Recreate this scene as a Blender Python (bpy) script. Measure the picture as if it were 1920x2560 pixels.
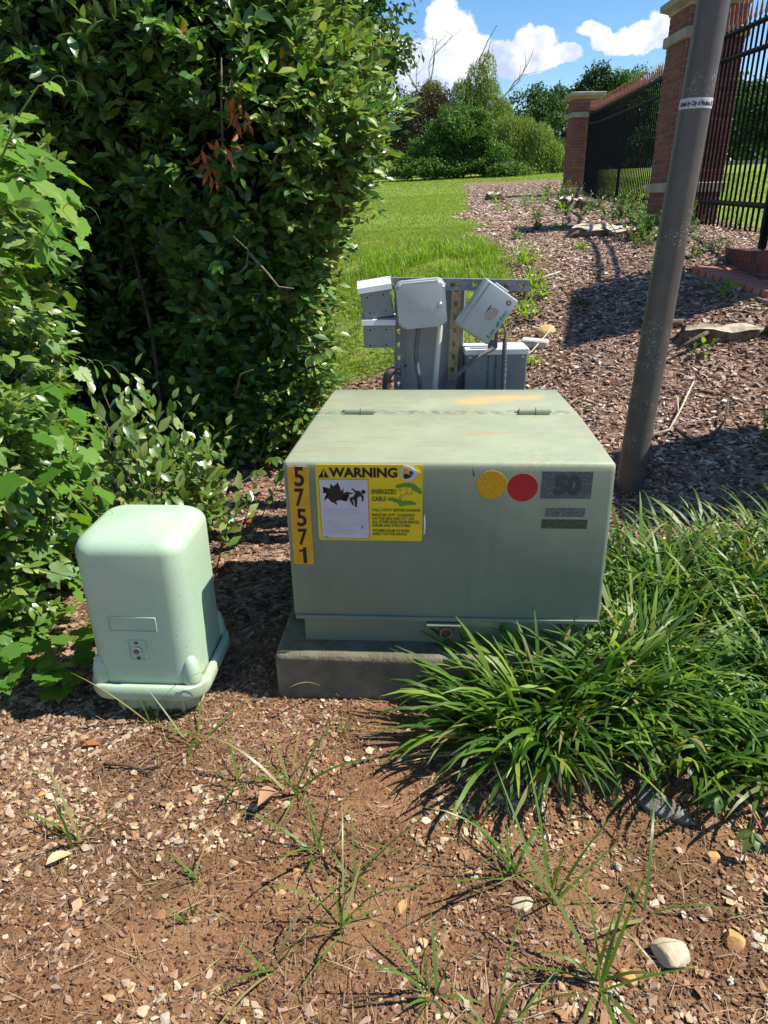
import bpy, bmesh, math, random
import numpy as np
from mathutils import Matrix, Vector, Euler

random.seed(7)
RG = np.random.default_rng(11)
SC = bpy.context.scene
COL = SC.collection
for _o in list(bpy.data.objects):
    bpy.data.objects.remove(_o, do_unlink=True)

# ------------------------------------------------------------------ camera
cam_d = bpy.data.cameras.new("camera")
cam = bpy.data.objects.new("camera", cam_d)
COL.objects.link(cam)
SC.camera = cam
cam_d.sensor_fit = 'VERTICAL'
cam_d.sensor_height = 36.0
cam_d.lens = 36.0 * 1775 / 2560
cam_d.clip_start = 0.02
cam_d.clip_end = 3000
PITCH, ROLL = math.radians(23.72), math.radians(1.0)
cam.matrix_world = (Matrix.Translation((0, 0, 1.40)) @ Matrix.Rotation(math.radians(90) - PITCH, 4, 'X')
                    @ Matrix.Rotation(-ROLL, 4, 'Z'))

# ------------------------------------------------------------------ sun, exposure
SUN_EL, SUN_AZ = math.radians(56), math.radians(-1.5)      # azimuth counted from +X towards +Y
sd = bpy.data.lights.new("sun", 'SUN')
sun = bpy.data.objects.new("sun", sd)
COL.objects.link(sun)
sd.energy = 5.0
sd.angle = math.radians(0.53)
sd.color = (1.0, 0.94, 0.84)
_sv = Vector((math.cos(SUN_EL) * math.cos(SUN_AZ), math.cos(SUN_EL) * math.sin(SUN_AZ), math.sin(SUN_EL)))
sun.rotation_euler = _sv.to_track_quat('Z', 'Y').to_euler()
SC.view_settings.view_transform = 'Standard'
SC.view_settings.look = 'None'
SC.view_settings.exposure = 0.72
SC.view_settings.gamma = 1.0
SC.view_settings.use_curve_mapping = False
SC.render.engine = 'CYCLES'
SC.cycles.use_denoising = True
SC.cycles.max_bounces = 6
SC.cycles.transparent_max_bounces = 4

# ------------------------------------------------------------------ world: sky with clouds
SKY_STRENGTH = 0.058
world = bpy.data.worlds.new("World")
SC.world = world
world.use_nodes = True


class NT:
    """tiny helper for building node trees"""
    def __init__(s, tree):
        s.t = tree
        s.n = tree.nodes
        s.l = tree.links

    def new(s, kind, **kw):
        n = s.n.new(kind)
        for k, v in kw.items():
            setattr(n, k, v)
        return n

    def put(s, sock, v):
        if isinstance(v, bpy.types.NodeSocket):
            s.l.new(v, sock)
        elif v is not None:
            sock.default_value = v

    def math(s, op, a, b=None, c=None, clamp=False):
        n = s.new('ShaderNodeMath', operation=op, use_clamp=clamp)
        s.put(n.inputs[0], a)
        s.put(n.inputs[1], b)
        s.put(n.inputs[2], c)
        return n.outputs[0]

    def noise(s, vec, scale, detail=4, rough=.55, dist=0.0, dims='3D'):
        n = s.new('ShaderNodeTexNoise', noise_dimensions=dims)
        s.put(n.inputs['Vector'], vec)
        n.inputs['Scale'].default_value = scale
        n.inputs['Detail'].default_value = detail
        n.inputs['Roughness'].default_value = rough
        n.inputs['Distortion'].default_value = dist
        return n.outputs[0]

    def ramp(s, fac, stops, interp='LINEAR'):
        n = s.new('ShaderNodeValToRGB')
        cr = n.color_ramp
        cr.interpolation = interp
        while len(cr.elements) < len(stops):
            cr.elements.new(0.5)
        for e, (p, c) in zip(cr.elements, stops):
            e.position = p
            e.color = c if len(c) == 4 else (*c, 1)
        s.put(n.inputs[0], fac)
        return n.outputs[0]

    def step(s, v, lo, hi):
        n = s.new('ShaderNodeMapRange', interpolation_type='SMOOTHSTEP')
        s.put(n.inputs['Value'], v)
        n.inputs['From Min'].default_value = lo
        n.inputs['From Max'].default_value = hi
        return n.outputs[0]

    def mix(s, fac, a, b, blend='MIX'):
        n = s.new('ShaderNodeMix', data_type='RGBA', blend_type=blend)
        s.put(n.inputs[0], fac)
        s.put(n.inputs[6], a if isinstance(a, bpy.types.NodeSocket) or len(a) == 4 else (*a, 1))
        s.put(n.inputs[7], b if isinstance(b, bpy.types.NodeSocket) or len(b) == 4 else (*b, 1))
        return n.outputs[2]

    def xyz(s, vec):
        n = s.new('ShaderNodeSeparateXYZ')
        s.l.new(vec, n.inputs[0])
        return n.outputs

    def combine(s, x, y, z):
        n = s.new('ShaderNodeCombineXYZ')
        for i, v in enumerate((x, y, z)):
            s.put(n.inputs[i], v)
        return n.outputs[0]


def build_world():
    w = NT(world.node_tree)
    w.n.clear()
    out = w.new('ShaderNodeOutputWorld')
    bg = w.new('ShaderNodeBackground')
    sky = w.new('ShaderNodeTexSky', sky_type='NISHITA')
    sky.sun_disc = False
    sky.sun_elevation = SUN_EL
    sky.sun_rotation = math.radians(90) - SUN_AZ
    sky.altitude = 400
    sky.air_density = 1.0
    sky.dust_density = 0.1
    sky.ozone_density = 3.0
    tc = w.new('ShaderNodeTexCoord')
    d = tc.outputs['Generated']
    x, y, z = w.xyz(d)
    ya = w.math('MAXIMUM', w.math('ABSOLUTE', y), 0.06)
    u = w.math('DIVIDE', x, ya)
    v = w.math('DIVIDE', z, ya)
    uv = w.combine(u, v, 0.0)
    wob = w.noise(uv, 16, 5, .55)
    wob2 = w.noise(w.combine(v, u, 3.0), 16, 5, .55)
    uu = w.math('ADD', u, w.math('MULTIPLY', w.math('SUBTRACT', wob, .5), .045))
    vv = w.math('ADD', v, w.math('MULTIPLY', w.math('SUBTRACT', wob2, .5), .045))
    blobs = [(-.02, .163, .055, .032), (.035, .145, .055, .028), (.008, .168, .028, .02), (.02, .13, .09, .016),
             (.088, .178, .036, .036), (.082, .203, .022, .02), (.108, .155, .055, .026), (.12, .142, .07, .016),
             (.15, .158, .04, .016), (.19, .167, .03, .021), (.212, .153, .034, .014), (.165, .148, .05, .013),
             (.262, .179, .026, .012), (.288, .167, .04, .014), (.322, .174, .034, .017), (.352, .182, .034, .022),
             (-.3, .2, .09, .04), (-.42, .18, .12, .04), (.62, .2, .1, .03), (.85, .26, .14, .06), (-.8, .33, .2, .08),
             (.2, .5, .12, .06), (-.3, .62, .2, .08)]
    f = None
    for (bu, bv, ru, rv) in blobs:
        du = w.math('DIVIDE', w.math('SUBTRACT', uu, bu), ru)
        dv = w.math('DIVIDE', w.math('SUBTRACT', vv, bv), rv)
        q = w.math('SUBTRACT', 1.0, w.math('ADD', w.math('MULTIPLY', du, du), w.math('MULTIPLY', dv, dv)))
        f = q if f is None else w.math('MAXIMUM', f, q)
    fine = w.noise(uv, 55, 6, .62)
    f2 = w.math('ADD', f, w.math('MULTIPLY', w.math('SUBTRACT', fine, .5), .9))
    mask = w.step(f2, -.02, .34)
    up = w.math('GREATER_THAN', z, 0.0)
    mask = w.math('MULTIPLY', mask, up)
    # lit tops, blue-grey bases
    fine2 = w.noise(w.combine(w.math('SUBTRACT', u, .012), w.math('SUBTRACT', v, .01), 0.0), 26, 5, .6)
    relief = w.math('MULTIPLY', w.math('SUBTRACT', wob, fine2), 3.2)
    hgt = w.math('MULTIPLY', w.math('SUBTRACT', vv, .135), 12.0)
    lit = w.math('ADD', w.math('ADD', .35, hgt), relief, clamp=True)
    ccol = w.mix(lit, (6.6, 7.7, 10.2), (11.8, 11.8, 12.0))
    hs = w.new('ShaderNodeHueSaturation')
    hs.inputs['Saturation'].default_value = 1.22
    hs.inputs['Value'].default_value = 1.75
    w.l.new(sky.outputs[0], hs.inputs['Color'])
    col = w.mix(w.math('MULTIPLY', mask, .97), hs.outputs[0], ccol)
    w.l.new(col, bg.inputs[0])
    bg.inputs[1].default_value = SKY_STRENGTH
    w.l.new(bg.outputs[0], out.inputs[0])


build_world()

# ------------------------------------------------------------------ mesh helpers
def tag(o, label=None, cat=None, group=None, kind=None):
    for k, v in (("label", label), ("category", cat), ("group", group), ("kind", kind)):
        if v:
            o[k] = v
    return o


def raw_mesh(name, V, Fs, mats=(), mi=None, smooth=False):
    """V (n,3); Fs list of (m,k) int arrays; mi list of material index per array"""
    me = bpy.data.meshes.new(name)
    V = np.asarray(V, dtype=np.float32).reshape(-1, 3)
    Fs = [np.asarray(f, dtype=np.int32) for f in Fs if len(f)]
    me.vertices.add(len(V))
    me.vertices.foreach_set("co", V.ravel())
    nl = sum(f.size for f in Fs)
    npoly = sum(len(f) for f in Fs)
    me.loops.add(nl)
    me.loops.foreach_set("vertex_index", np.concatenate([f.ravel() for f in Fs]))
    me.polygons.add(npoly)
    starts, at = [], 0
    for f in Fs:
        starts.append(at + np.arange(len(f)) * f.shape[1])
        at += f.size
    me.polygons.foreach_set("loop_start", np.concatenate(starts).astype(np.int32))
    if mi is not None:
        me.polygons.foreach_set("material_index", np.concatenate([np.full(len(f), m, dtype=np.int32) for f, m in zip(Fs, mi)]))
    me.polygons.foreach_set("use_smooth", np.full(npoly, bool(smooth)))
    for m in (mats if isinstance(mats, (list, tuple)) else [mats]):
        me.materials.append(m)
    me.update(calc_edges=True)
    return me


def put(name, me, parent=None, loc=(0, 0, 0), rot=(0, 0, 0), scale=None):
    o = bpy.data.objects.new(name, me)
    COL.objects.link(o)
    o.parent = parent
    o.location = loc
    o.rotation_euler = rot
    if scale is not None:
        o.scale = scale if hasattr(scale, '__len__') else (scale,) * 3
    return o


def thing(name, label, cat, loc=(0, 0, 0), rot=(0, 0, 0), group=None):
    o = bpy.data.objects.new(name, None)
    COL.objects.link(o)
    o.location = loc
    o.rotation_euler = rot
    o.empty_display_size = .05
    return tag(o, label, cat, group)


def copy_tree(o, parent=None):
    c = o.copy()
    COL.objects.link(c)
    c.parent = parent
    for ch in o.children:
        copy_tree(ch, c)
    return c


class MB:
    """collects shapes into one mesh"""
    def __init__(s):
        s.v, s.f, s.m, s.n = [], {}, {}, 0

    def add(s, V, Fs, m=0):
        V = np.asarray(V, dtype=float).reshape(-1, 3)
        for f in Fs:
            f = np.asarray(f, dtype=np.int32)
            if f.ndim == 1:
                f = f[None, :]
            s.f.setdefault((f.shape[1], m), []).append(f + s.n)
        s.v.append(V)
        s.n += len(V)
        return s

    def box(s, c, size, R=None, bev=0.0, m=0):
        hx, hy, hz = [q / 2 for q in size]
        if bev <= 0:
            V = np.array([(x, y, z) for x in (-hx, hx) for y in (-hy, hy) for z in (-hz, hz)], dtype=float)
            F = [[(0, 1, 3, 2), (4, 6, 7, 5), (0, 4, 5, 1), (2, 3, 7, 6), (0, 2, 6, 4), (1, 5, 7, 3)]]
        else:
            b = min(bev, hx * .49, hy * .49, hz * .49)
            V, idx = [], {}
            for sx in (-1, 1):
                for sy in (-1, 1):
                    for sz in (-1, 1):
                        for a in range(3):
                            p = [sx * (hx - b), sy * (hy - b), sz * (hz - b)]
                            p[a] = (sx * hx, sy * hy, sz * hz)[a]
                            idx[(sx, sy, sz, a)] = len(V)
                            V.append(p)
            V = np.array(V)
            q, t = [], []
            I = idx
            for sx in (-1, 1):
                w = [(sx, -1, -1, 0), (sx, 1, -1, 0), (sx, 1, 1, 0), (sx, -1, 1, 0)]
                q.append([I[k] for k in (w if sx > 0 else w[::-1])])
                w = [(-1, sx, -1, 1), (-1, sx, 1, 1), (1, sx, 1, 1), (1, sx, -1, 1)]
                q.append([I[k] for k in (w if sx > 0 else w[::-1])])
                w = [(-1, -1, sx, 2), (1, -1, sx, 2), (1, 1, sx, 2), (-1, 1, sx, 2)]
                q.append([I[k] for k in (w if sx > 0 else w[::-1])])
            for sa in (-1, 1):
                for sb in (-1, 1):
                    w = [(sa, sb, -1, 0), (sa, sb, -1, 1), (sa, sb, 1, 1), (sa, sb, 1, 0)]
                    q.append([I[k] for k in (w if sa * sb > 0 else w[::-1])])
                    w = [(sa, -1, sb, 0), (sa, 1, sb, 0), (sa, 1, sb, 2), (sa, -1, sb, 2)]
                    q.append([I[k] for k in (w if sa * sb > 0 else w[::-1])])
                    w = [(-1, sa, sb, 1), (-1, sa, sb, 2), (1, sa, sb, 2), (1, sa, sb, 1)]
                    q.append([I[k] for k in (w if sa * sb > 0 else w[::-1])])
                    for sc in (-1, 1):
                        w = [(sa, sb, sc, 0), (sa, sb, sc, 1), (sa, sb, sc, 2)]
                        t.append([I[k] for k in (w if sa * sb * sc > 0 else w[::-1])])
            F = [q, t]
        if R is not None:
            V = V @ np.asarray(R, dtype=float).reshape(3, 3).T
        return s.add(V + np.asarray(c, dtype=float), F, m)

    def tube(s, pts, rad, n=8, cap=True, m=0):
        P = np.asarray(pts, dtype=float)
        k = len(P)
        r = np.full(k, rad, dtype=float) if np.isscalar(rad) else np.asarray(rad, dtype=float)
        T = np.gradient(P, axis=0)
        T /= np.linalg.norm(T, axis=1)[:, None] + 1e-12
        ref = np.array([0, 0, 1.0]) if abs(T[0][2]) < .9 else np.array([1.0, 0, 0])
        A = np.cross(T[0], ref)
        A /= np.linalg.norm(A)
        rings = []
        for i in range(k):
            A = A - T[i] * (A @ T[i])
            A /= np.linalg.norm(A) + 1e-12
            Bv = np.cross(T[i], A)
            a = np.arange(n) / n * 2 * math.pi
            rings.append(P[i] + r[i] * (np.cos(a)[:, None] * A + np.sin(a)[:, None] * Bv))
        V = np.concatenate(rings)
        q = []
        for i in range(k - 1):
            for j in range(n):
                a0, a1 = i * n + j, i * n + (j + 1) % n
                q.append((a0, a1, a1 + n, a0 + n))
        s.add(V, [q], m)
        if cap:
            base = s.n - len(V)
            s.f.setdefault((n, m), []).append(np.array([[base + j for j in range(n)][::-1]], dtype=np.int32))
            s.f.setdefault((n, m), []).append(np.array([[base + (k - 1) * n + j for j in range(n)]], dtype=np.int32))
        return s

    def prism(s, poly, y0, y1, m=0, M=None):
        """polygon in XZ extruded along Y"""
        n = len(poly)
        V = np.array([(x, y0, z) for x, z in poly] + [(x, y1, z) for x, z in poly], dtype=float)
        if M is not None:
            V = V @ np.asarray(M.to_3x3()).T + np.asarray(M.translation)
        q = [(i, (i + 1) % n, (i + 1) % n + n, i + n) for i in range(n)]
        return s.add(V, [q, [list(range(n))[::-1]], [list(range(n, 2 * n))]], m)

    def lathe(s, prof, n=24, c=(0, 0, 0), axis='Z', m=0):
        a = np.arange(n) / n * 2 * math.pi
        rings = []
        for r, h in prof:
            if axis == 'Z':
                rings.append(np.stack([r * np.cos(a), r * np.sin(a), np.full(n, h)], 1))
            else:                       # along -Y
                rings.append(np.stack([r * np.cos(a), np.full(n, -h), r * np.sin(a)], 1))
        V = np.concatenate(rings) + np.asarray(c, dtype=float)
        k = len(prof)
        q = [(i * n + j, i * n + (j + 1) % n, (i + 1) * n + (j + 1) % n, (i + 1) * n + j) for i in range(k - 1) for j in range(n)]
        s.add(V, [q, [list(range(n))[::-1]], [list(range((k - 1) * n, k * n))]], m)
        return s

    def mesh(s, name, mats, smooth=False):
        keys = list(s.f)
        Fs = [np.concatenate(s.f[k]) for k in keys]
        return raw_mesh(name, np.concatenate(s.v), Fs, mats, [k[1] for k in keys], smooth)

    def build(s, name, mats, parent=None, loc=(0, 0, 0), rot=(0, 0, 0), smooth=False, kind=None):
        o = put(name, s.mesh(name, mats, smooth), parent, loc, rot)
        if kind:
            o["kind"] = kind
        return o


def shade_auto(o, ang=35):
    me = o.data
    me.polygons.foreach_set("use_smooth", np.ones(len(me.polygons), dtype=bool))
    me.set_sharp_from_angle(angle=math.radians(ang))
    return o


def bm_obj(name, bm, mat, parent=None, loc=(0, 0, 0), rot=(0, 0, 0), auto=None):
    me = bpy.data.meshes.new(name)
    bmesh.ops.recalc_face_normals(bm, faces=bm.faces)
    bm.to_mesh(me)
    bm.free()
    for m in (mat if isinstance(mat, (list, tuple)) else [mat]):
        me.materials.append(m)
    o = put(name, me, parent, loc, rot)
    if auto:
        shade_auto(o, auto)
    return o


def rounded(w, h, r, n=5):
    """rounded rectangle outline in XZ, counter-clockwise"""
    P = []
    for cx, cz, a0 in ((w / 2 - r, h / 2 - r, 0), (-w / 2 + r, h / 2 - r, 90), (-w / 2 + r, -h / 2 + r, 180), (w / 2 - r, -h / 2 + r, 270)):
        for i in range(n + 1):
            a = math.radians(a0 + 90 * i / n)
            P.append((cx + r * math.cos(a), cz + r * math.sin(a)))
    return P


def Rz(a):
    return np.asarray(Matrix.Rotation(a, 3, 'Z'))


def Rxyz(x, y, z):
    return np.asarray(Euler((x, y, z)).to_matrix())


def norm(a):
    return a / (np.linalg.norm(a, axis=-1, keepdims=True) + 1e-12)


def frames(Y, N):
    """orientation matrices with columns X,Y,Z: Y along the leaf, Z its face"""
    Y = norm(Y)
    X = norm(np.cross(Y, N))
    Z = np.cross(X, Y)
    return np.stack([X, Y, Z], axis=2)


def scatter(tpl, T, R, S):
    tv, tf = tpl
    n, k = len(T), len(tv)
    S = np.asarray(S, dtype=float)
    if S.ndim == 1:
        S = S[:, None]
    P = tv[None, :, :] * (S[:, None, :] if S.shape[1] == 3 else S[:, :, None])
    V = np.einsum('nij,nkj->nki', R, P) + T[:, None, :]
    off = (np.arange(n) * k)[:, None, None]
    return V.reshape(-1, 3), [(np.asarray(f)[None] + off).reshape(-1, np.asarray(f).shape[1]) for f in tf]


def join_scatter(parts):
    Vs, Fd, at = [], {}, 0
    for V, Fs in parts:
        for f in Fs:
            Fd.setdefault(f.shape[1], []).append(f + at)
        Vs.append(V)
        at += len(V)
    return np.concatenate(Vs), [np.concatenate(f) for f in Fd.values()]


def leaf_tpl(n=2, W=.42, fold=.12, droop=.18, wavy=0.0, power=.85):
    ts = [(i + 1) / (n + 1) for i in range(n)]
    V = [(0, 0, 0)]
    for i, t in enumerate(ts):
        w = W / 2 * math.sin(math.pi * t ** power)
        z = -droop * t * t
        wz = wavy * (1 if i % 2 else -1)
        V += [(-w, t, z + fold * w * 2 + wz), (0, t, z), (w, t, z + fold * w * 2 - wz)]
    V.append((0, 1, -droop))
    tip = len(V) - 1
    tri = [(0, 2, 1), (0, 3, 2), (tip - 3, tip - 2, tip), (tip - 2, tip - 1, tip)]
    quad = []
    for i in range(n - 1):
        a = 1 + 3 * i
        quad += [(a, a + 1, a + 4, a + 3), (a + 1, a + 2, a + 5, a + 4)]
    return np.array(V, dtype=float), [np.array(tri)] + ([np.array(quad)] if quad else [])


def grape_tpl():
    """lobed, toothed leaf"""
    out = [(0, 0), (.16, -.13), (.36, -.1), (.42, .06), (.55, .16), (.47, .28), (.53, .42), (.38, .46), (.34, .6), (.2, .66), (.13, .82), (0, 1.0)]
    pts = out + [(-x, y) for x, y in out[-2:0:-1]]
    V = [(0, .28, -.02)] + [(x, y, -.10 * (x * x * 2 + max(0, y - .3) ** 2 * 1.4) + .05 * abs(x)) for x, y in pts]
    n = len(pts)
    return np.array(V), [np.array([(0, 1 + i, 1 + (i + 1) % n) for i in range(n)])]


LEAF = leaf_tpl(2, .46)
LEAF_W = leaf_tpl(3, .5, .1, .2, .012)
LEAF_S = leaf_tpl(1, .5, .1, .12)
GRAPE = grape_tpl()
QUAD = (np.array([(-.5, 0, 0), (.5, 0, 0), (.4, 1, -.1), (-.4, 1, -.1)], dtype=float), [np.array([(0, 1, 2, 3)])])
DIAM = (np.array([(0, 0, 0), (.3, .45, .04), (0, 1, -.08), (-.3, .45, .04)], dtype=float), [np.array([(0, 1, 2), (0, 2, 3)])])


def vnoise(x, y, seed=0):
    x = np.asarray(x, dtype=float)
    y = np.asarray(y, dtype=float)
    xi, yi = np.floor(x).astype(np.int64), np.floor(y).astype(np.int64)
    fx, fy = x - xi, y - yi
    fx = fx * fx * (3 - 2 * fx)
    fy = fy * fy * (3 - 2 * fy)

    def h(a, b):
        q = (a * 374761393 + b * 668265263 + seed * 974634777) & 0xffffffff
        q = ((q ^ (q >> 13)) * 1274126177) & 0xffffffff
        return ((q ^ (q >> 16)) & 0xffff) / 65535.0
    a = h(xi, yi) * (1 - fx) + h(xi + 1, yi) * fx
    b = h(xi, yi + 1) * (1 - fx) + h(xi + 1, yi + 1) * fx
    return a * (1 - fy) + b * fy


def fbm(x, y, seed=0, oct=3):
    s, a, t = 0, .5, 0
    for i in range(oct):
        s = s + a * vnoise(np.asarray(x) * 2 ** i, np.asarray(y) * 2 ** i, seed + i)
        t += a
        a *= .5
    return s / t


# ------------------------------------------------------------------ terrain
KU = [-9, 3.3, 3.8, 4.5, 5.4, 6.2, 7, 8.2, 11, 16.6, 30, 38, 60, 300]
KZ = [0, 0, .05, .25, .62, .90, 1.02, 1.10, 1.22, 1.38, 2.03, 2.42, 2.9, 3.4]


def G(x, y):
    x = np.asarray(x, dtype=float)
    y = np.asarray(y, dtype=float)
    u = y + .6 * np.maximum(x, -1.0)
    z = (np.interp(u - .12, KU, KZ) + np.interp(u + .12, KU, KZ)) / 2
    near = np.clip((14 - y) / 8, 0, 1)
    dist = (x - 2.10) * .909 + (y - 5.04) * .418
    along = (x - 2.10) * .418 - (y - 5.04) * .909
    bed = np.clip(dist / .05, 0, 1) * np.clip((1.3 - dist) / .2, 0, 1) * np.clip((along + .06) / .06, 0, 1) * np.clip((1.0 - along) / .1, 0, 1)
    z = z - .17 * bed
    return z + near * ((fbm(x * 3, y * 3, 5) - .5) * .03 + (fbm(x * 14, y * 14, 9) - .5) * .012)


def g1(x, y):
    return float(G(x, y))


LB_Y = [4.3, 4.5, 4.7, 4.9, 5.2, 6.0, 8.6, 9.5, 15, 19.4, 22, 40]
LB_X = [.55, .82, .76, .82, .84, .86, 1.12, 1.05, 1.65, 2.2, 2.5, 3.2]


def fence_x(y):
    return 2.92 + .14 * (np.asarray(y) - 7.43)


def lawn_mask(x, y):
    n = (fbm(x * 2.2, y * 2.2, 21) - .5) * .5
    a = np.clip((np.interp(y, LB_Y, LB_X) + n - x) / .14 + .5, 0, 1) * np.clip((y - 4.62 + n * .8) / .2, 0, 1)
    b = np.clip((x - fence_x(y) - .25) / .3, 0, 1) * np.clip((y - 5.6) / .5, 0, 1)
    c = np.clip((y - 23.5 + n * 4) / 1.0, 0, 1)
    return np.clip(np.maximum(np.maximum(a, b), c), 0, 1)


def mulch_mask(x, y):
    n = (fbm(x * 1.8, y * 1.8, 31) - .5)
    front = np.clip((y - 1.95 + n * .5) / .3, 0, 1)
    left = np.clip((-.72 - x + n * .4) / .25, 0, 1) * np.clip((y - 1.35) / .3, 0, 1)
    return np.maximum(front, left)

# ------------------------------------------------------------------ materials
def new_mat(name):
    m = bpy.data.materials.new(name)
    m.use_nodes = True
    t = NT(m.node_tree)
    t.n.clear()
    t.out = t.new('ShaderNodeOutputMaterial')
    return m, t


def principled(t, color, rough=.6, metal=0.0, spec=.5, bump=None, bump_d=.01, bump_s=1.0, normal=None):
    b = t.new('ShaderNodeBsdfPrincipled')
    t.put(b.inputs['Base Color'], color if isinstance(color, bpy.types.NodeSocket) or len(color) == 4 else (*color, 1))
    t.put(b.inputs['Roughness'], rough)
    t.put(b.inputs['Metallic'], metal)
    t.put(b.inputs['Specular IOR Level'], spec)
    if bump is not None:
        bn = t.new('ShaderNodeBump')
        bn.inputs['Distance'].default_value = bump_d
        bn.inputs['Strength'].default_value = bump_s
        t.l.new(bump, bn.inputs['Height'])
        t.l.new(bn.outputs[0], b.inputs['Normal'])
    t.l.new(b.outputs[0], t.out.inputs[0])
    return b


def rand_fac(t):
    g = t.new('ShaderNodeNewGeometry')
    o = t.new('ShaderNodeObjectInfo')
    s = t.math('ADD', g.outputs['Random Per Island'], o.outputs['Random'])
    return t.math('FRACT', s), g


def leaf_mat(name, cols, back=None, trans=.35, tcol=None, rough=.42, spec=.45):
    m, t = new_mat(name)
    f, g = rand_fac(t)
    n = len(cols)
    c = t.ramp(f, [(i / max(1, n - 1), q) for i, q in enumerate(cols)])
    front = c
    if back is not None:
        front = t.mix(g.outputs['Backfacing'], c, back)
    b = t.new('ShaderNodeBsdfPrincipled')
    t.l.new(front, b.inputs['Base Color'])
    b.inputs['Roughness'].default_value = rough
    b.inputs['Specular IOR Level'].default_value = spec
    tr = t.new('ShaderNodeBsdfTranslucent')
    tc = t.mix(1.0, c, (*(tcol or (1.9, 1.7, .7)), 1), 'MULTIPLY')
    t.l.new(tc, tr.inputs[0])
    mx = t.new('ShaderNodeMixShader')
    mx.inputs[0].default_value = trans
    t.l.new(b.outputs[0], mx.inputs[1])
    t.l.new(tr.outputs[0], mx.inputs[2])
    t.l.new(mx.outputs[0], t.out.inputs[0])
    return m


def chip_mat(name, cols, rough=.85, spec=.2, dirt=.55):
    m, t = new_mat(name)
    f, g = rand_fac(t)
    n = len(cols)
    c = t.ramp(f, [(i / n, q) for i, q in enumerate(cols)], 'CONSTANT')
    tc = t.new('ShaderNodeTexCoord')
    nz = t.noise(tc.outputs['Object'], 160, 3)
    c = t.mix(t.math('MULTIPLY', nz, dirt), c, (.07, .045, .03), 'MIX')
    principled(t, c, rough, 0, spec)
    return m


def noise_mat(name, c1, c2, scale=8, rough=.6, spec=.4, metal=0.0, bump=0.0, bscale=None, c3=None, detail=5, lo=.35, hi=.65):
    m, t = new_mat(name)
    tc = t.new('ShaderNodeTexCoord')
    v = tc.outputs['Object']
    nz = t.noise(v, scale, detail, .6)
    stops = [(lo, c1), (hi, c2)]
    if c3 is not None:
        stops = [(lo, c1), ((lo + hi) / 2, c2), (hi, c3)]
    c = t.ramp(nz, stops)
    bp = t.noise(v, bscale or scale * 6, 4, .6) if bump else None
    principled(t, c, rough, metal, spec, bp, bump, 1.0)
    return m


def plain(name, c, rough=.5, spec=.4, metal=0.0):
    return noise_mat(name, tuple(q * .9 for q in c), tuple(min(1, q * 1.08) for q in c), 14, rough, spec, metal)


M = {}
# foliage
M['hedge_leaf'] = leaf_mat('hedge_leaf', [(.026, .078, .018), (.052, .135, .024), (.09, .205, .034), (.16, .30, .045), (.055, .115, .045)],
                           back=(.12, .19, .07), trans=.30, rough=.31, spec=.65)
M['hedge_sunlit'] = leaf_mat('hedge_sunlit', [(.10, .20, .028), (.17, .28, .042), (.28, .34, .085), (.12, .22, .04), (.20, .25, .06)], back=(.24, .28, .12), trans=.3)  # paler leaf tone that stands in for sunlight on the hedge
M['hedge_pale'] = leaf_mat('hedge_pale', [(.06, .135, .022), (.10, .195, .032), (.15, .25, .045), (.26, .32, .11)], back=(.22, .30, .11), trans=.30, rough=.30, spec=.7)
M['brown_leaf'] = leaf_mat('brown_leaf', [(.30, .09, .025), (.42, .15, .045), (.20, .065, .025)], trans=.25, tcol=(1.6, 1.0, .6), rough=.6)
M['autumn_leaf'] = leaf_mat('autumn_leaf', [(.55, .14, .02), (.62, .42, .03), (.5, .22, .03)], trans=.3, tcol=(1.4, 1.2, .7))
M['tan_leaf'] = leaf_mat('tan_leaf', [(.36, .2, .11), (.42, .26, .15)], trans=.2, tcol=(1.4, 1.1, .8), rough=.55)
M['pale_dry'] = leaf_mat('pale_dry', [(.52, .40, .22), (.6, .46, .26)], trans=.2, tcol=(1.3, 1.1, .8), rough=.6)
M['grape_leaf'] = leaf_mat('grape_leaf', [(.065, .175, .022), (.10, .24, .03), (.16, .32, .04), (.08, .19, .03)], back=(.14, .24, .06), trans=.42, tcol=(1.8, 1.6, .5), rough=.45, spec=.35)
M['creeper_leaf'] = leaf_mat('creeper_leaf', [(.05, .12, .02), (.08, .15, .025), (.11, .12, .03)], trans=.35, rough=.4)
M['liriope'] = leaf_mat('liriope', [(.024, .075, .011), (.045, .115, .015), (.10, .20, .022), (.24, .34, .045), (.032, .09, .014), (.06, .14, .018), (.13, .24, .028), (.03, .085, .014), (.05, .12, .016), (.36, .31, .13)], trans=.36, tcol=(1.9, 1.8, .6), rough=.42, spec=.35)
M['weed_blade'] = leaf_mat('weed_blade', [(.08, .18, .022), (.12, .24, .03), (.065, .15, .025), (.10, .2, .03), (.09, .18, .03), (.36, .29, .13)], trans=.35, rough=.38)
M['lawn_blade'] = leaf_mat('lawn_blade', [(.11, .21, .028), (.16, .27, .036), (.21, .30, .05), (.28, .30, .10), (.13, .24, .034)], trans=.45, rough=.5, spec=.25)
M['lawn_tall'] = leaf_mat('lawn_tall', [(.17, .30, .028), (.22, .35, .034), (.14, .26, .03)], trans=.45, tcol=(1.8, 1.7, .5), rough=.45)
M['tree_leaf'] = leaf_mat('tree_leaf', [(.03, .075, .018), (.05, .11, .024), (.075, .15, .03)], trans=.25, rough=.5, spec=.25)
M['bush_leaf'] = leaf_mat('bush_leaf', [(.045, .11, .018), (.07, .155, .024), (.105, .20, .03)], trans=.28, rough=.5, spec=.25)
M['willow_leaf'] = leaf_mat('willow_leaf', [(.12, .20, .04), (.17, .25, .06), (.22, .29, .085)], trans=.35, rough=.5, spec=.25)
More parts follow.
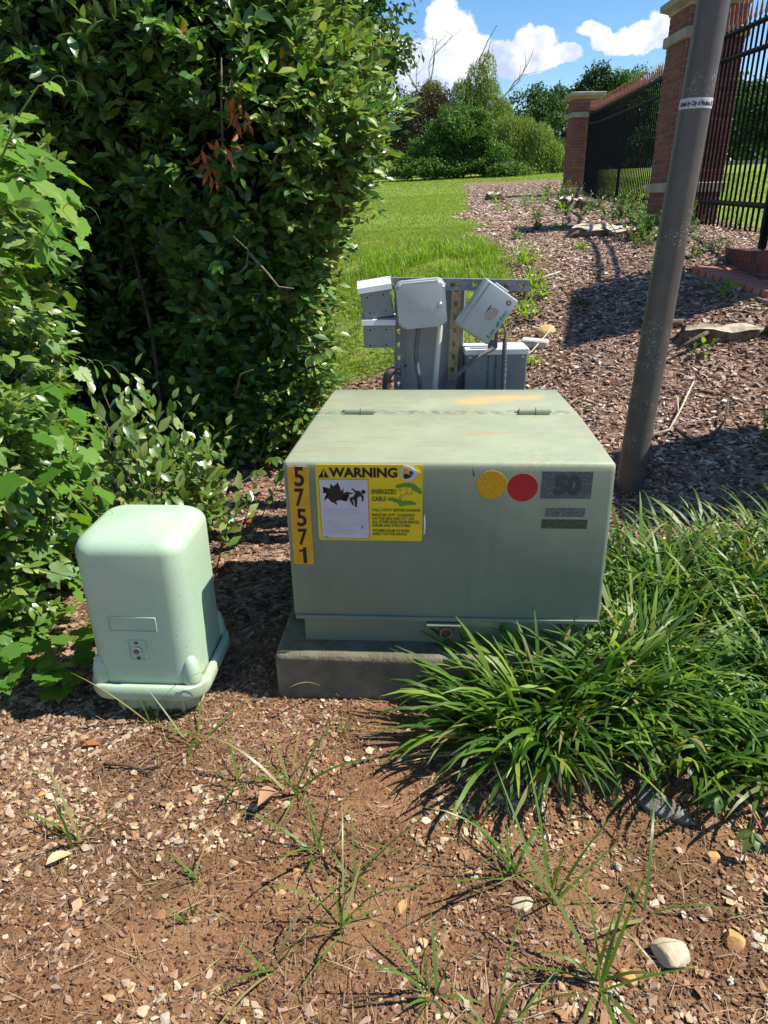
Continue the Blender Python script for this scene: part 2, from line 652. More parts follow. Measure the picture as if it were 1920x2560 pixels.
M['dry_tree_leaf'] = leaf_mat('dry_tree_leaf', [(.11, .075, .05), (.07, .09, .03), (.14, .095, .06), (.06, .085, .028), (.085, .055, .04)], trans=.2, tcol=(1.4, 1.1, .8), rough=.6, spec=.15)
M['pine_leaf'] = leaf_mat('pine_leaf', [(.022, .05, .02), (.035, .072, .026), (.055, .095, .03)], trans=.15, rough=.55, spec=.2)
M['bark'] = noise_mat('bark', (.06, .045, .033), (.15, .12, .09), 20, .9, .15, 0, .01)
M['dead_wood'] = noise_mat('dead_wood', (.13, .10, .08), (.25, .21, .17), 20, .9, .15, 0, .006)
M['twig'] = noise_mat('twig', (.10, .07, .05), (.20, .15, .11), 30, .85, .2)
M['stump_bark'] = noise_mat('stump_bark', (.08, .055, .04), (.26, .20, .15), 26, .9, .15, 0, .01)
M['green_stem'] = noise_mat('green_stem', (.10, .17, .04), (.17, .22, .07), 30, .5, .3)
M['red_stem'] = noise_mat('red_stem', (.35, .06, .05), (.5, .13, .09), 40, .45, .4)
M['inner_shade'] = noise_mat('inner_shade', (.012, .012, .007), (.035, .034, .018), 25, .9, .1, 0, .03)  # near-black, paints the shade inside the hedges
# loose ground cover
M['mulch_chip'] = chip_mat('mulch_chip', [(.14, .07, .042), (.24, .13, .08), (.36, .23, .15), (.085, .045, .032), (.46, .32, .22), (.20, .095, .055), (.30, .20, .14)], .85, .2, .42)
M['bank_chip'] = chip_mat('bank_chip', [(.28, .17, .115), (.44, .31, .23), (.58, .45, .36), (.15, .085, .058), (.68, .57, .47), (.32, .18, .115), (.52, .39, .30), (.22, .125, .085)], .8, .3, .28)
M['pebble'] = chip_mat('pebble', [(.46, .34, .20), (.54, .42, .27), (.36, .21, .11), (.48, .31, .17), (.60, .51, .37), (.33, .17, .085), (.42, .33, .24), (.26, .16, .10)], .8, .2, .25)
M['straw'] = chip_mat('straw', [(.40, .27, .15), (.32, .19, .10), (.48, .35, .2), (.22, .13, .075)], .8, .2)
M['stone_tan'] = noise_mat('stone_tan', (.42, .34, .22), (.58, .50, .36), 22, .9, .15, 0, .0015)
M['stone_orange'] = noise_mat('stone_orange', (.38, .18, .06), (.56, .34, .15), 30, .85, .2, 0, .0015)
M['stone_yellow'] = noise_mat('stone_yellow', (.48, .33, .12), (.60, .46, .22), 20, .85, .2, 0, .006)
M['weathered_wood'] = noise_mat('weathered_wood', (.13, .115, .105), (.27, .24, .215), 35, .85, .2, 0, .006)
M['cut_wood'] = noise_mat('cut_wood', (.42, .34, .24), (.62, .54, .42), 18, .8, .2, 0, .004)
M['concrete_scrap'] = noise_mat('concrete_scrap', (.5, .48, .43), (.66, .63, .57), 30, .9, .2, 0, .004)
M['green_plastic'] = plain('green_plastic', (.01, .28, .13), .35, .5)
# masonry and metal
M['mortar'] = noise_mat('mortar', (.20, .16, .14), (.32, .27, .24), 40, .9, .1, 0, .003)
M['limestone'] = noise_mat('limestone', (.27, .23, .175), (.40, .34, .265), 7, .85, .2, 0, .004, 60)
M['black_iron'] = noise_mat('black_iron', (.006, .0065, .009), (.014, .015, .019), 30, .8, .12, 0, .001)
M['copper_tip'] = noise_mat('copper_tip', (.24, .085, .055), (.38, .16, .10), 60, .6, .4, .15)
M['galvanised'] = noise_mat('galvanised', (.17, .18, .20), (.27, .285, .30), 60, .5, .4, .35, .0006)
M['strut_dark'] = noise_mat('strut_dark', (.10, .10, .105), (.18, .175, .17), 40, .55, .3, .2)
M['brass_strut'] = noise_mat('brass_strut', (.26, .21, .11), (.40, .33, .19), 50, .45, .5, .4)
M['rusty'] = noise_mat('rusty', (.10, .045, .03), (.22, .11, .06), 60, .8, .3, .2)
M['grey_paint'] = noise_mat('grey_paint', (.165, .18, .195), (.21, .225, .24), 9, .42, .5, 0, .0004, 300)  # kept dark, with the shade of the box fronts in the colour
M['pale_paint'] = noise_mat('pale_paint', (.34, .36, .38), (.41, .43, .445), 6, .4, .5, 0, .0003, 300)
M['sunlit_grey'] = noise_mat('sunlit_grey', (.56, .58, .60), (.66, .68, .69), 6, .45, .4)  # same grey paint as the bodies, lightened as if in sun
M['blue_grey_paint'] = noise_mat('blue_grey_paint', (.29, .33, .36), (.36, .40, .43), 6, .45, .45, 0, .0004, 300)
M['panel_grey'] = noise_mat('panel_grey', (.21, .23, .26), (.29, .31, .335), 7, .45, .4, 0, .0005, 200)
M['dark_hole'] = plain('dark_hole', (.012, .012, .013), .6, .2)
M['steel'] = noise_mat('steel', (.42, .42, .42), (.6, .6, .6), 60, .32, .5, .85)
M['conduit_grey'] = noise_mat('conduit_grey', (.09, .095, .10), (.15, .155, .16), 30, .5, .4, 0, .001)
M['white_pipe'] = noise_mat('white_pipe', (.58, .55, .48), (.70, .67, .60), 12, .5, .4)
M['olive_pipe'] = noise_mat('olive_pipe', (.085, .08, .06), (.14, .13, .095), 20, .6, .3)


def brick_mat():
    m, t = new_mat('brick')
    f, g = rand_fac(t)
    c = t.ramp(f, [(0, (.15, .042, .032)), (.3, (.20, .058, .042)), (.55, (.13, .04, .035)), (.75, (.23, .075, .05)), (1, (.11, .038, .036))])
    tc = t.new('ShaderNodeTexCoord')
    nz = t.noise(tc.outputs['Object'], 60, 4)
    c = t.mix(t.math('MULTIPLY', nz, .28), c, (.34, .22, .18))
    principled(t, c, .85, 0, .2, t.noise(tc.outputs['Object'], 220, 3), .002, .8)
    return m


M['brick'] = brick_mat()


def paver_mat():
    m, t = new_mat('paver_brick')
    f, g = rand_fac(t)
    c = t.ramp(f, [(0, (.40, .13, .075)), (.4, (.48, .18, .11)), (.7, (.36, .11, .07)), (1, (.45, .20, .14))])
    tc = t.new('ShaderNodeTexCoord')
    nz = t.noise(tc.outputs['Object'], 40, 4)
    c = t.mix(t.math('MULTIPLY', nz, .35), c, (.5, .33, .25))
    principled(t, c, .8, 0, .25, t.noise(tc.outputs['Object'], 200, 3), .002, .7)
    return m


M['paver_brick'] = paver_mat()


def ground_mat():
    m, t = new_mat('ground')
    tc = t.new('ShaderNodeTexCoord')
    v = tc.outputs['Object']
    al = t.new('ShaderNodeAttribute', attribute_name='lawn')
    am = t.new('ShaderNodeAttribute', attribute_name='mulch')
    # bare soil
    n1 = t.noise(v, 3.5, 5, .6)
    soil = t.ramp(n1, [(.3, (.145, .070, .034)), (.5, (.235, .120, .057)), (.62, (.33, .178, .085)), (.75, (.29, .18, .098))])
    n2 = t.noise(v, 70, 5, .7)
    n3 = t.noise(v, 230, 4, .75)
    soil = t.mix(t.step(n2, .52, .68), soil, (.32, .19, .105))
    soil = t.mix(t.math('MULTIPLY', t.step(n2, .46, .32), .85), soil, (.065, .035, .022))
    soil = t.mix(t.math('MULTIPLY', t.step(n3, .52, .66), .6), soil, (.42, .29, .18))
    soil = t.mix(t.math('MULTIPLY', t.step(n3, .46, .34), .7), soil, (.055, .032, .022))
    moss = t.step(t.noise(v, 2.1, 5, .6), .52, .64)
    soil = t.mix(t.math('MULTIPLY', moss, .5), soil, (.075, .06, .03))
    # bark mulch, too far away for single chips
    mp = t.new('ShaderNodeMapping')
    mp.inputs['Scale'].default_value = (34, 52, 30)
    t.l.new(v, mp.inputs[0])
    wv = t.new('ShaderNodeVectorMath', operation='ADD')
    nv = t.new('ShaderNodeTexNoise')
    nv.inputs['Scale'].default_value = 14
    t.l.new(v, nv.inputs[0])
    t.l.new(mp.outputs[0], wv.inputs[0])
    t.l.new(nv.outputs[1], wv.inputs[1])
    vo = t.new('ShaderNodeTexVoronoi')
    vo.inputs['Scale'].default_value = 1.0
    t.l.new(wv.outputs[0], vo.inputs['Vector'])
    cr, _, _2 = [q for q in t.new('ShaderNodeSeparateColor').outputs], 0, 0
    sepn = [n for n in t.n if n.bl_idname == 'ShaderNodeSeparateColor'][-1]
    t.l.new(vo.outputs['Color'], sepn.inputs[0])
    mul = t.ramp(sepn.outputs[0], [(0, (.08, .045, .033)), (.3, (.18, .105, .072)), (.55, (.28, .18, .13)), (.8, (.42, .30, .225)), (1, (.14, .078, .056))])
    # turf
    g1_ = t.noise(v, .9, 4, .6)
    g2_ = t.noise(v, 45, 4, .7)
    turf = t.ramp(g1_, [(.3, (.12, .21, .03)), (.5, (.17, .26, .04)), (.68, (.24, .28, .065))])
    turf = t.mix(t.step(g2_, .35, .75), turf, (.26, .32, .07))
    turf = t.mix(t.step(t.noise(v, 2.3, 3), .60, .74), turf, (.26, .22, .09))
    c = t.mix(am.outputs['Fac'], soil, mul)
    c = t.mix(al.outputs['Fac'], c, turf)
    bh = t.math('ADD', t.math('ADD', t.math('MULTIPLY', n2, .7), t.math('MULTIPLY', n3, .35)), t.math('MULTIPLY', t.math('SUBTRACT', 1.0, vo.outputs['Distance']), am.outputs['Fac']))
    principled(t, c, .95, 0, .1, bh, .015, .9)
    return m


M['ground'] = ground_mat()


def enclosure_mat():
    """faded green utility paint: chalky bloom, runs, rust-yellow pollen streak on the lid"""
    m, t = new_mat('enclosure_paint')
    tc = t.new('ShaderNodeTexCoord')
    v = tc.outputs['Object']
    x, y, z = t.xyz(v)
    n1 = t.noise(v, 3.2, 6, .62)
    c = t.ramp(n1, [(.3, (.142, .185, .138)), (.5, (.175, .218, .162)), (.7, (.21, .25, .182))])  # front tones also lowered to deepen its shade; the lid keeps its bloom
    mp = t.new('ShaderNodeMapping')
    mp.inputs['Scale'].default_value = (26, 26, 1.6)
    t.l.new(v, mp.inputs[0])
    runs = t.noise(mp.outputs[0], 1.0, 5, .6)
    c = t.mix(t.math('MULTIPLY', t.step(runs, .52, .78), .30), c, (.115, .17, .145))
    c = t.mix(t.math('MULTIPLY', t.step(runs, .47, .25), .25), c, (.25, .285, .20))
    fine = t.noise(v, 120, 4, .7)
    c = t.mix(t.math('MULTIPLY', t.step(fine, .58, .74), .5), c, (.11, .14, .10))
    sc2 = t.new('ShaderNodeMapping')
    sc2.inputs['Scale'].default_value = (9, 9, 30)
    sc2.inputs['Rotation'].default_value = (0, .6, 0)
    t.l.new(v, sc2.inputs[0])
    c = t.mix(t.math('MULTIPLY', t.step(t.noise(sc2.outputs[0], 2.2, 4, .6), .64, .72), .35), c, (.10, .155, .13))
    c = t.mix(t.math('MULTIPLY', t.step(t.math('SUBTRACT', .24, z), .0, .16), t.math('MULTIPLY', t.step(t.noise(v, 7, 5, .65), .35, .7), .45)), c, (.20, .20, .13))
    geo = t.new('ShaderNodeNewGeometry')
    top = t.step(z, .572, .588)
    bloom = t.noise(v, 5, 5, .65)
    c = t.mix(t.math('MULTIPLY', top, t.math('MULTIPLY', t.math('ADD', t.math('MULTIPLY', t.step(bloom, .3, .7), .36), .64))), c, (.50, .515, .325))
    # pollen streak on the right rear of the lid
    d = t.math('ADD', t.math('MULTIPLY', t.math('SUBTRACT', x, .17), .30), t.math('MULTIPLY', t.math('SUBTRACT', y, .70), -1.0))
    wig = t.math('MULTIPLY', t.math('SUBTRACT', t.noise(v, 6, 4), .5), .16)
    band = t.math('ABSOLUTE', t.math('ADD', d, wig))
    st = t.math('MULTIPLY', t.step(band, .075, .0), t.math('MULTIPLY', t.step(x, -.02, .12), t.math('MULTIPLY', t.step(x, .40, .30), top)))
    c = t.mix(t.math('MULTIPLY', st, .75), c, (.60, .38, .13))
    # grime by the hinge line
    g = t.math('MULTIPLY', t.step(t.math('ABSOLUTE', t.math('SUBTRACT', y, .505)), .045, .0), t.step(t.noise(v, 40, 5, .7), .42, .62))
    c = t.mix(t.math('MULTIPLY', t.math('MULTIPLY', g, top), .85), c, (.13, .125, .085))
    gr = t.math('MULTIPLY', t.step(t.noise(v, 4.5, 6, .7), .48, .66), t.step(t.noise(v, 55, 4, .7), .4, .6))
    c = t.mix(t.math('MULTIPLY', t.math('MULTIPLY', gr, top), .5), c, (.20, .235, .17))
    # long brown scratches on the lid
    mp2 = t.new('ShaderNodeMapping')
    mp2.inputs['Scale'].default_value = (2.2, 46, 1)
    mp2.inputs['Rotation'].default_value = (0, 0, .04)
    t.l.new(v, mp2.inputs[0])
    sc = t.noise(mp2.outputs[0], 1.6, 3, .5)
    c = t.mix(t.math('MULTIPLY', t.math('MULTIPLY', t.step(sc, .625, .65), top), .7), c, (.36, .21, .10))
    dent = t.math('ADD', t.math('MULTIPLY', fine, .12), t.noise(v, 4.5, 2, .4))
    b = principled(t, c, .5, 0, .35, dent, .006, .55)
    return m


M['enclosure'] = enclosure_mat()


def pedestal_mat():
    m, t = new_mat('pedestal_plastic')
    tc = t.new('ShaderNodeTexCoord')
    v = tc.outputs['Object']
    n1 = t.noise(v, 4, 5, .6)
    c = t.ramp(n1, [(.3, (.36, .50, .36)), (.7, (.41, .56, .40))])
    c = t.mix(t.math('MULTIPLY', t.step(t.noise(v, 5, 6, .7), .48, .72), .55), c, (.46, .48, .26))
    mp = t.new('ShaderNodeMapping')
    mp.inputs['Scale'].default_value = (14, 60, 14)
    mp.inputs['Rotation'].default_value = (0, 0, .5)
    t.l.new(v, mp.inputs[0])
    c = t.mix(t.math('MULTIPLY', t.step(t.noise(mp.outputs[0], 1.3, 3), .68, .72), .30), c, (.30, .28, .16))
    c = t.mix(t.math('MULTIPLY', t.step(t.noise(v, 110, 4), .63, .70), .55), c, (.24, .22, .13))
    zz = t.xyz(v)[2]
    c = t.mix(t.math('MULTIPLY', t.step(t.math('SUBTRACT', .16, zz), .0, .16), t.math('MULTIPLY', t.step(t.noise(v, 12, 5, .7), .3, .65), .75)), c, (.33, .25, .14))
    principled(t, c, .46, 0, .4, t.noise(v, 260, 3), .0005, .8)
    return m


M['pedestal'] = pedestal_mat()
M['pedestal_base'] = noise_mat('pedestal_base', (.36, .42, .20), (.50, .52, .30), 18, .55, .4, 0, .001, c3=(.42, .36, .22))
M['pad_concrete'] = noise_mat('pad_concrete', (.10, .09, .06), (.21, .185, .135), 9, .92, .15, 0, .005, 90, detail=8)
M['number_yellow'] = noise_mat('number_yellow', (.56, .30, .015), (.66, .37, .025), 30, .45, .4)
M['warn_yellow'] = noise_mat('warn_yellow', (.66, .52, .01), (.74, .58, .02), 12, .35, .5)
M['print_black'] = plain('print_black', (.012, .012, .014), .45, .4)
M['print_green'] = plain('print_green', (.012, .115, .025), .45, .4)
M['tree_print'] = plain('tree_print', (.09, .26, .03), .45, .4)
M['print_blue'] = plain('print_blue', (.01, .05, .25), .4, .4)
M['label_white'] = noise_mat('label_white', (.48, .49, .55), (.56, .57, .62), 10, .4, .5)
M['faded_print'] = plain('faded_print', (.50, .49, .56), .45, .4)
M['peel_white'] = plain('peel_white', (.8, .8, .78), .5, .4)
M['reflector_red'] = plain('reflector_red', (.40, .012, .022), .3, .5)


def honeycomb_mat():
    m, t = new_mat('reflector_amber')
    tc = t.new('ShaderNodeTexCoord')
    vo = t.new('ShaderNodeTexVoronoi', feature='DISTANCE_TO_EDGE')
    vo.inputs['Scale'].default_value = 330
    vo.inputs['Randomness'].default_value = .15
    t.l.new(tc.outputs['Object'], vo.inputs['Vector'])
    c = t.mix(t.step(vo.outputs[0], .0, .16), (.38, .20, .01), (.78, .44, .012))
    principled(t, c, .3, 0, .5)
    return m


M['reflector_amber'] = honeycomb_mat()


def worn_sticker(name, base, specks, amt):
    m, t = new_mat(name)
    tc = t.new('ShaderNodeTexCoord')
    n = t.noise(tc.outputs['Object'], 260, 5, .75)
    n2 = t.noise(tc.outputs['Object'], 60, 3, .6)
    f = t.math('MULTIPLY', t.step(n, .46, .62), t.math('ADD', .35, t.math('MULTIPLY', t.step(n2, .35, .65), .65)))
    principled(t, t.mix(f, base, specks), .7, 0, .15)
    return m


M['worn_grey'] = worn_sticker('worn_grey', (.085, .108, .105), (.21, .235, .25), .60)
M['worn_dark'] = worn_sticker('worn_dark', (.060, .075, .068), (.09, .10, .085), .66)
M['worn_pale'] = worn_sticker('worn_pale', (.10, .115, .10), (.30, .31, .33), .62)
M['worn_olive'] = worn_sticker('worn_olive', (.06, .075, .058), (.16, .17, .06), .74)


def pole_mat():
    m, t = new_mat('pole_paint')
    tc = t.new('ShaderNodeTexCoord')
    v = tc.outputs['Object']
    n = t.noise(v, 6, 5, .6)
    c = t.ramp(n, [(.3, (.075, .066, .058)), (.7, (.115, .10, .087))])
    cl = t.noise(v, 7, 2)
    sp = t.noise(v, 210, 2, .5)
    f = t.math('MULTIPLY', t.step(sp, .63, .67), t.step(cl, .52, .58))
    c = t.mix(f, c, (.62, .58, .52))
    principled(t, c, .42, 0, .45, t.noise(v, 120, 3), .0006, .6)
    return m


M['pole'] = pole_mat()
M['lichen'] = noise_mat('lichen', (.11, .10, .085), (.2, .19, .17), 60, .8, .2)

# ------------------------------------------------------------------ ground sheet
def graded(lo, hi, fine_lo, fine_hi, step, grow=1.14, mx=40):
    a = list(np.arange(fine_lo, fine_hi + 1e-6, step))
    s, q = step, a[-1]
    while q < hi:
        s = min(s * grow, mx)
        q += s
        a.append(q)
    s, q = step, a[0]
    while q > lo:
        s = min(s * grow, mx)
        q -= s
        a.insert(0, q)
    return np.array(a)


def build_ground():
    xs = graded(-260, 260, -1.6, 3.4, .03)
    ys = graded(-120, 420, .5, 7.5, .03)
    X, Y = np.meshgrid(xs, ys, indexing='ij')
    Z = G(X, Y)
    V = np.stack([X, Y, Z], -1).reshape(-1, 3)
    nx, ny = len(xs), len(ys)
    i, j = np.meshgrid(np.arange(nx - 1), np.arange(ny - 1), indexing='ij')
    a = (i * ny + j).ravel()
    F = np.stack([a, a + ny, a + ny + 1, a + 1], 1)
    me = raw_mesh('ground', V, [F], M['ground'], smooth=True)
    for nm, fn in (('lawn', lawn_mask), ('mulch', mulch_mask)):
        at = me.attributes.new(nm, 'FLOAT', 'POINT')
        at.data.foreach_set('value', fn(X, Y).ravel().astype(np.float32))
    o = put('ground', me)
    o['kind'] = 'structure'


build_ground()


# ------------------------------------------------------------------ masonry
BRICKS = {}


def brick_mesh(sx, sy, sz, mat='brick'):
    k = (round(sx, 4), round(sy, 4), round(sz, 4), mat)
    if k not in BRICKS:
        BRICKS[k] = MB().box((0, 0, 0), (sx, sy, sz), bev=.0025).mesh('brick', M[mat])
    return BRICKS[k]


def cap_stone(half, z0, z1):
    """moulded cap: cove below, slab above"""
    b = MB()
    h = z1 - z0
    rings = [(half + .004, z0), (half + .012, z0 + h * .18), (half + .05, z0 + h * .34), (half + .066, z0 + h * .38),
             (half + .072, z0 + h * .5), (half + .072, z0 + h * .82), (half + .06, z0 + h * .9), (.06, z1 + .02)]
    V = [(sx * r, sy * r, z) for r, z in rings for sx, sy in ((-1, -1), (1, -1), (1, 1), (-1, 1))]
    q = [(i * 4 + j, i * 4 + (j + 1) % 4, i * 4 + 4 + (j + 1) % 4, i * 4 + 4 + j) for i in range(len(rings) - 1) for j in range(4)]
    return b.add(V, [q, [[3, 2, 1, 0]], [list(range(len(rings) * 4 - 4, len(rings) * 4))]])


def brick_pillar(label, cx, cy, base, lv, singles=True):
    """lv: z of band1 bottom/top, band2 bottom/top, cap bottom/top"""
    half = .25
    root = thing('brick_pillar', label, 'brick pillar', (cx, cy, base), group='brick fence pillars')
    b1, b1t, b2, b2t, c0, c1 = [q - base for q in lv]
    inner = MB()
    inner.box((0, 0, (c0 - .15) / 2), (2 * half - .012, 2 * half - .012, c0 + .15))
    inner.build('mortar_core', M['mortar'], root)
    rest = MB()
    for z0, z1 in ((0.0, b1), (b1t, b2), (b2t, c0)):
        n = max(1, round((z1 - z0) / .052))
        ch = (z1 - z0) / n
        for k in range(n):
            z = z0 + ch * (k + .5)
            L = (2 * half) / 3
            off = (k % 2) * .5
            for face in range(4):
                a = face * math.pi / 2
                xs = [-half + L * (i + .5) for i in range(3)] if off == 0 else None
                if xs is None:
                    segs = [(-half, L * .5), (-half + L * .5, L), (-half + L * 1.5, L), (-half + L * 2.5, L * .5)]
                else:
                    segs = [(-half + L * i, L) for i in range(3)]
                for s0, sl in segs:
                    if sl < L * .8:
                        pass
                    jut = random.uniform(-.0015, .0015)
                    c = np.array([s0 + sl / 2, -half + .03 - jut, 0])
                    sz = (sl - .007, .06, ch - .007)
                    if face in (1, 3) and (s0 < -half + .001 or s0 + sl > half - .001):
                        # butt behind the front and back faces
                        cut = .062
                        if s0 < -half + .001:
                            c[0] += cut / 2
                        else:
                            c[0] -= cut / 2
                        sz = (sz[0] - cut, sz[1], sz[2])
                        if sz[0] < .012:
                            continue
                    p = Rz(a) @ c
                    vis = face == 0 or face == 3
                    if vis and singles:
                        put('brick', brick_mesh(*sz), root, (p[0], p[1], z), (0, 0, a))
                    else:
                        rest.box((p[0], p[1], z), sz, Rz(a), .002)
    rest.build('brickwork', M['brick'], root, kind='stuff')
    for z0, z1, nm in ((b1, b1t, 'stone_band'), (b2, b2t, 'stone_band')):
        MB().box((0, 0, (z0 + z1) / 2), (2 * half + .055, 2 * half + .055, z1 - z0), bev=.008).build(nm, M['limestone'], root)
    cap_stone(half, c0, c1).build('cap_stone', M['limestone'], root)
    # brick plinth: a course of rowlocks on a course of stretchers
    ph = half + .11
    pc = MB()
    pc.box((0, 0, -.10), (2 * ph - .014, 2 * ph - .014, .19))
    pc.build('plinth_core', M['mortar'], root)
    pr = MB()
    for face in range(4):
        a = face * math.pi / 2
        n = 13
        st = 2 * ph / n
        for i in range(n):
            if face in (1, 3) and i in (0, n - 1):
                continue
            p = Rz(a) @ np.array([-ph + st * (i + .5), -ph + .03, 0])
            if (face in (0, 3)) and singles:
                put('brick', brick_mesh(st - .006, .062, .088), root, (p[0], p[1], -.043), (0, 0, a))
            else:
                pr.box((p[0], p[1], -.043), (st - .006, .062, .088), Rz(a), .002)
        for i in range(4):
            st4 = 2 * ph / 4
            w = st4 - .006
            cxx = -ph + st4 * (i + .5)
            if face in (1, 3):
                if i == 0:
                    cxx += .031; w -= .062
                if i == 3:
                    cxx -= .031; w -= .062
            p = Rz(a) @ np.array([cxx, -ph + .034, 0])
            pr.box((p[0], p[1], -.14), (w, .062, .095), Rz(a), .002)
    pr.build('plinth_brickwork', M['brick'], root, kind='stuff')
    return root


brick_pillar('near red brick fence pillar with stone bands, half hidden behind the leaning pole', 2.92, 7.43, 1.08,
             (1.42, 1.505, 2.63, 2.715, 2.87, 2.99))
brick_pillar('far red brick fence pillar with stone cap, at the end of the black fence run', 3.99, 15.62, 1.27,
             (1.48, 1.56, 2.78, 2.87, 3.09, 3.21))
# two more gate pillars stand just outside the frame and throw their shade across the bank
brick_pillar('tall gate pillar of red brick standing beside the low brick pier', 3.28, 4.74, .95, (1.3, 1.38, 2.8, 2.88, 3.12, 3.26), False)
brick_pillar('short gate pillar of red brick at the near side of the gateway', 2.62, 3.16, .28, (.55, .63, 1.5, 1.58, 1.75, 1.87), False)


# ------------------------------------------------------------------ iron fence
def fence(label, ya, yb, zt, zb, zpick, swoop_a, swoop_b, step, posts):
    """runs along fence_x from y=ya to y=yb; zt, zb, zpick: (at ya, at yb) of the top rail, bottom rail and picket feet"""
    root = thing('iron_fence', label, 'iron fence', (float(fence_x(ya)), ya, zb[0]), group='black iron fence runs')
    ox, oy, oz = root.location

    def top(t):
        z = zt[0] + (zt[1] - zt[0]) * t
        if swoop_a and t < .17:
            z += swoop_a * ((.17 - t) / .17) ** 2
        if swoop_b and t > .83:
            z += swoop_b * ((t - .83) / .17) ** 2
        return z

    def P(t, z):
        y = ya + (yb - ya) * t
        return (float(fence_x(y)) - ox, y - oy, z - oz)
    ts = np.linspace(0, 1, 60)
    ang = math.atan2(yb - ya, float(fence_x(yb) - fence_x(ya)))
    for nm, fn in (('top_rail', lambda t: top(t)), ('middle_rail', lambda t: top(t) - .17), ('bottom_rail', lambda t: zb[0] + (zb[1] - zb[0]) * t)):
        b = MB()
        b.tube([P(t, fn(t)) for t in ts], .019, 4)
        b.build(nm, M['black_iron'], root)
    L = math.hypot(yb - ya, float(fence_x(yb) - fence_x(ya)))
    n = int(L / step)
    spike = MB().lathe([(.004, 0), (.010, .012), (.0125, .03), (.008, .05), (.009, .06), (.0065, .085), (.0035, .12), (.001, .165)], 8).mesh('spear_tip', M['copper_tip'], True)
    for i in range(n + 1):
        t = (i + .5) / (n + 1)
        z0 = zpick[0] + (zpick[1] - zpick[0]) * t
        z1 = top(t) + .03
        x, y, z = P(t, z0)
        h = z1 - z0
        me = MB().box((0, 0, h / 2), (.0135, .0135, h)).mesh('picket', M['black_iron'])
        p = put('picket', me, root, (x, y, z), (0, 0, ang))
        put('spear_tip', spike, p, (0, 0, h), (0, 0, random.uniform(0, 3)))
    for t, zf, w in posts:
        z1 = top(t) - .05
        x, y, _ = P(t, 0)
        MB().box((0, 0, (z1 - zf) / 2), (w, w, z1 - zf), bev=.004).build('post', M['black_iron'], root, (x, y, zf - oz), (0, 0, ang))
    return root


fence('long black iron fence run with copper spear tips between the two brick pillars', 15.33, 7.70, (2.80, 2.52), (1.45, 1.345), (1.24, 1.16), .05, .22, .115,
      [(.53, g1(float(fence_x(11.3)), 11.3) - .05, .03), (.012, 1.25, .03), (.985, 1.1, .03)])
fence('short black iron fence run with copper spear tips to the right of the leaning pole', 7.15, 5.02, (2.585, 2.45), (1.35, 1.32), (1.165, 1.15), .18, .0, .118,
      [(.955, 1.055, .045), (.02, 1.15, .03)])


# ------------------------------------------------------------------ low pier, paving
def low_pier():
    px, py, zb, zt = 2.78, 5.06, .86, 1.05
    root = thing('brick_pier', 'low red brick pier under the fence end post, at the right edge', 'brick pier', (px, py, zb))
    hx, hy = .33, .27
    MB().box((0, 0, (zt - zb) / 2 - .05), (2 * hx - .014, 2 * hy - .014, zt - zb + .09)).build('mortar_core', M['mortar'], root)
    top = zt - zb
    n = 12
    for i in range(n):                                   # soldier cap, front and left
        st = 2 * hx / n
        put('brick', brick_mesh(st - .006, .1, .075), root, (-hx + st * (i + .5), -hy + .048, top - .034))
    m = 9
    for i in range(m):
        st = (2 * hy - .1) / m
        put('brick', brick_mesh(st - .006, .1, .075), root, (-hx + .048, -hy + .1 + st * (i + .5), top - .034), (0, 0, math.pi / 2))
    for k in range(3):
        z = top - .1 - .058 * k
        L = .2
        for i in range(4):
            s0 = -hx + L * (i - (k % 2) * .5)
            a, b = max(s0, -hx), min(s0 + L, hx)
            if b - a > .03:
                put('brick', brick_mesh(round(b - a - .007, 3), .05, .051), root, ((a + b) / 2, -hy + .024, z))
            a2, b2 = max(-hy + .052 + L * (i - (k % 2) * .4), -hy + .052), min(-hy + .052 + L * (i + 1 - (k % 2) * .4), hy)
            if b2 - a2 > .03:
                put('brick', brick_mesh(round(b2 - a2 - .007, 3), .05, .051), root, (-hx + .024, (a2 + b2) / 2, z), (0, 0, math.pi / 2))
    MB().box((.05, .05, top - .02), (2 * hx - .2, 2 * hy - .2, .045), bev=.004).build('top_slab', M['brick'], root)


low_pier()


def paving():
    """brick walk edge coming out from under the pier, bricks laid across the edge"""
    A, B_ = np.array([2.10, 5.04, .935]), np.array([2.44, 4.30, .800])
    d = B_ - A
    L = np.linalg.norm(d)
    d /= L
    side = np.cross(d, (0, 0, 1))
    side = -side / np.linalg.norm(side)                  # to the right
    side = side if side[0] > 0 else -side
    up = np.cross(side, d)
    up = up if up[2] > 0 else -up
    R = np.stack([side, d if np.dot(np.cross(side, d), up) > 0 else -d, up], 1)
    eul = Matrix(R.tolist()).to_euler()
    mid = (A + B_) / 2 + side * .42
    root = MB().box((0, 0, -.05), (.9, L + .02, .055)).build('brick_paving', M['mortar'], None, tuple(mid), eul)
    root['kind'] = 'structure'
    n = 13
    st = L / n
    for row in range(4):
        for i in range(n):
            if row == 3 and i > 9:
                continue
            put('brick', brick_mesh(.2 - .012, st - .012, .06, 'paver_brick'), root,
                (-.42 + .1 + row * .205, -L / 2 + st * (i + .5), -.012 + random.uniform(-.003, .003)), (random.uniform(-.01, .01), random.uniform(-.01, .01), random.uniform(-.01, .01)))


paving()

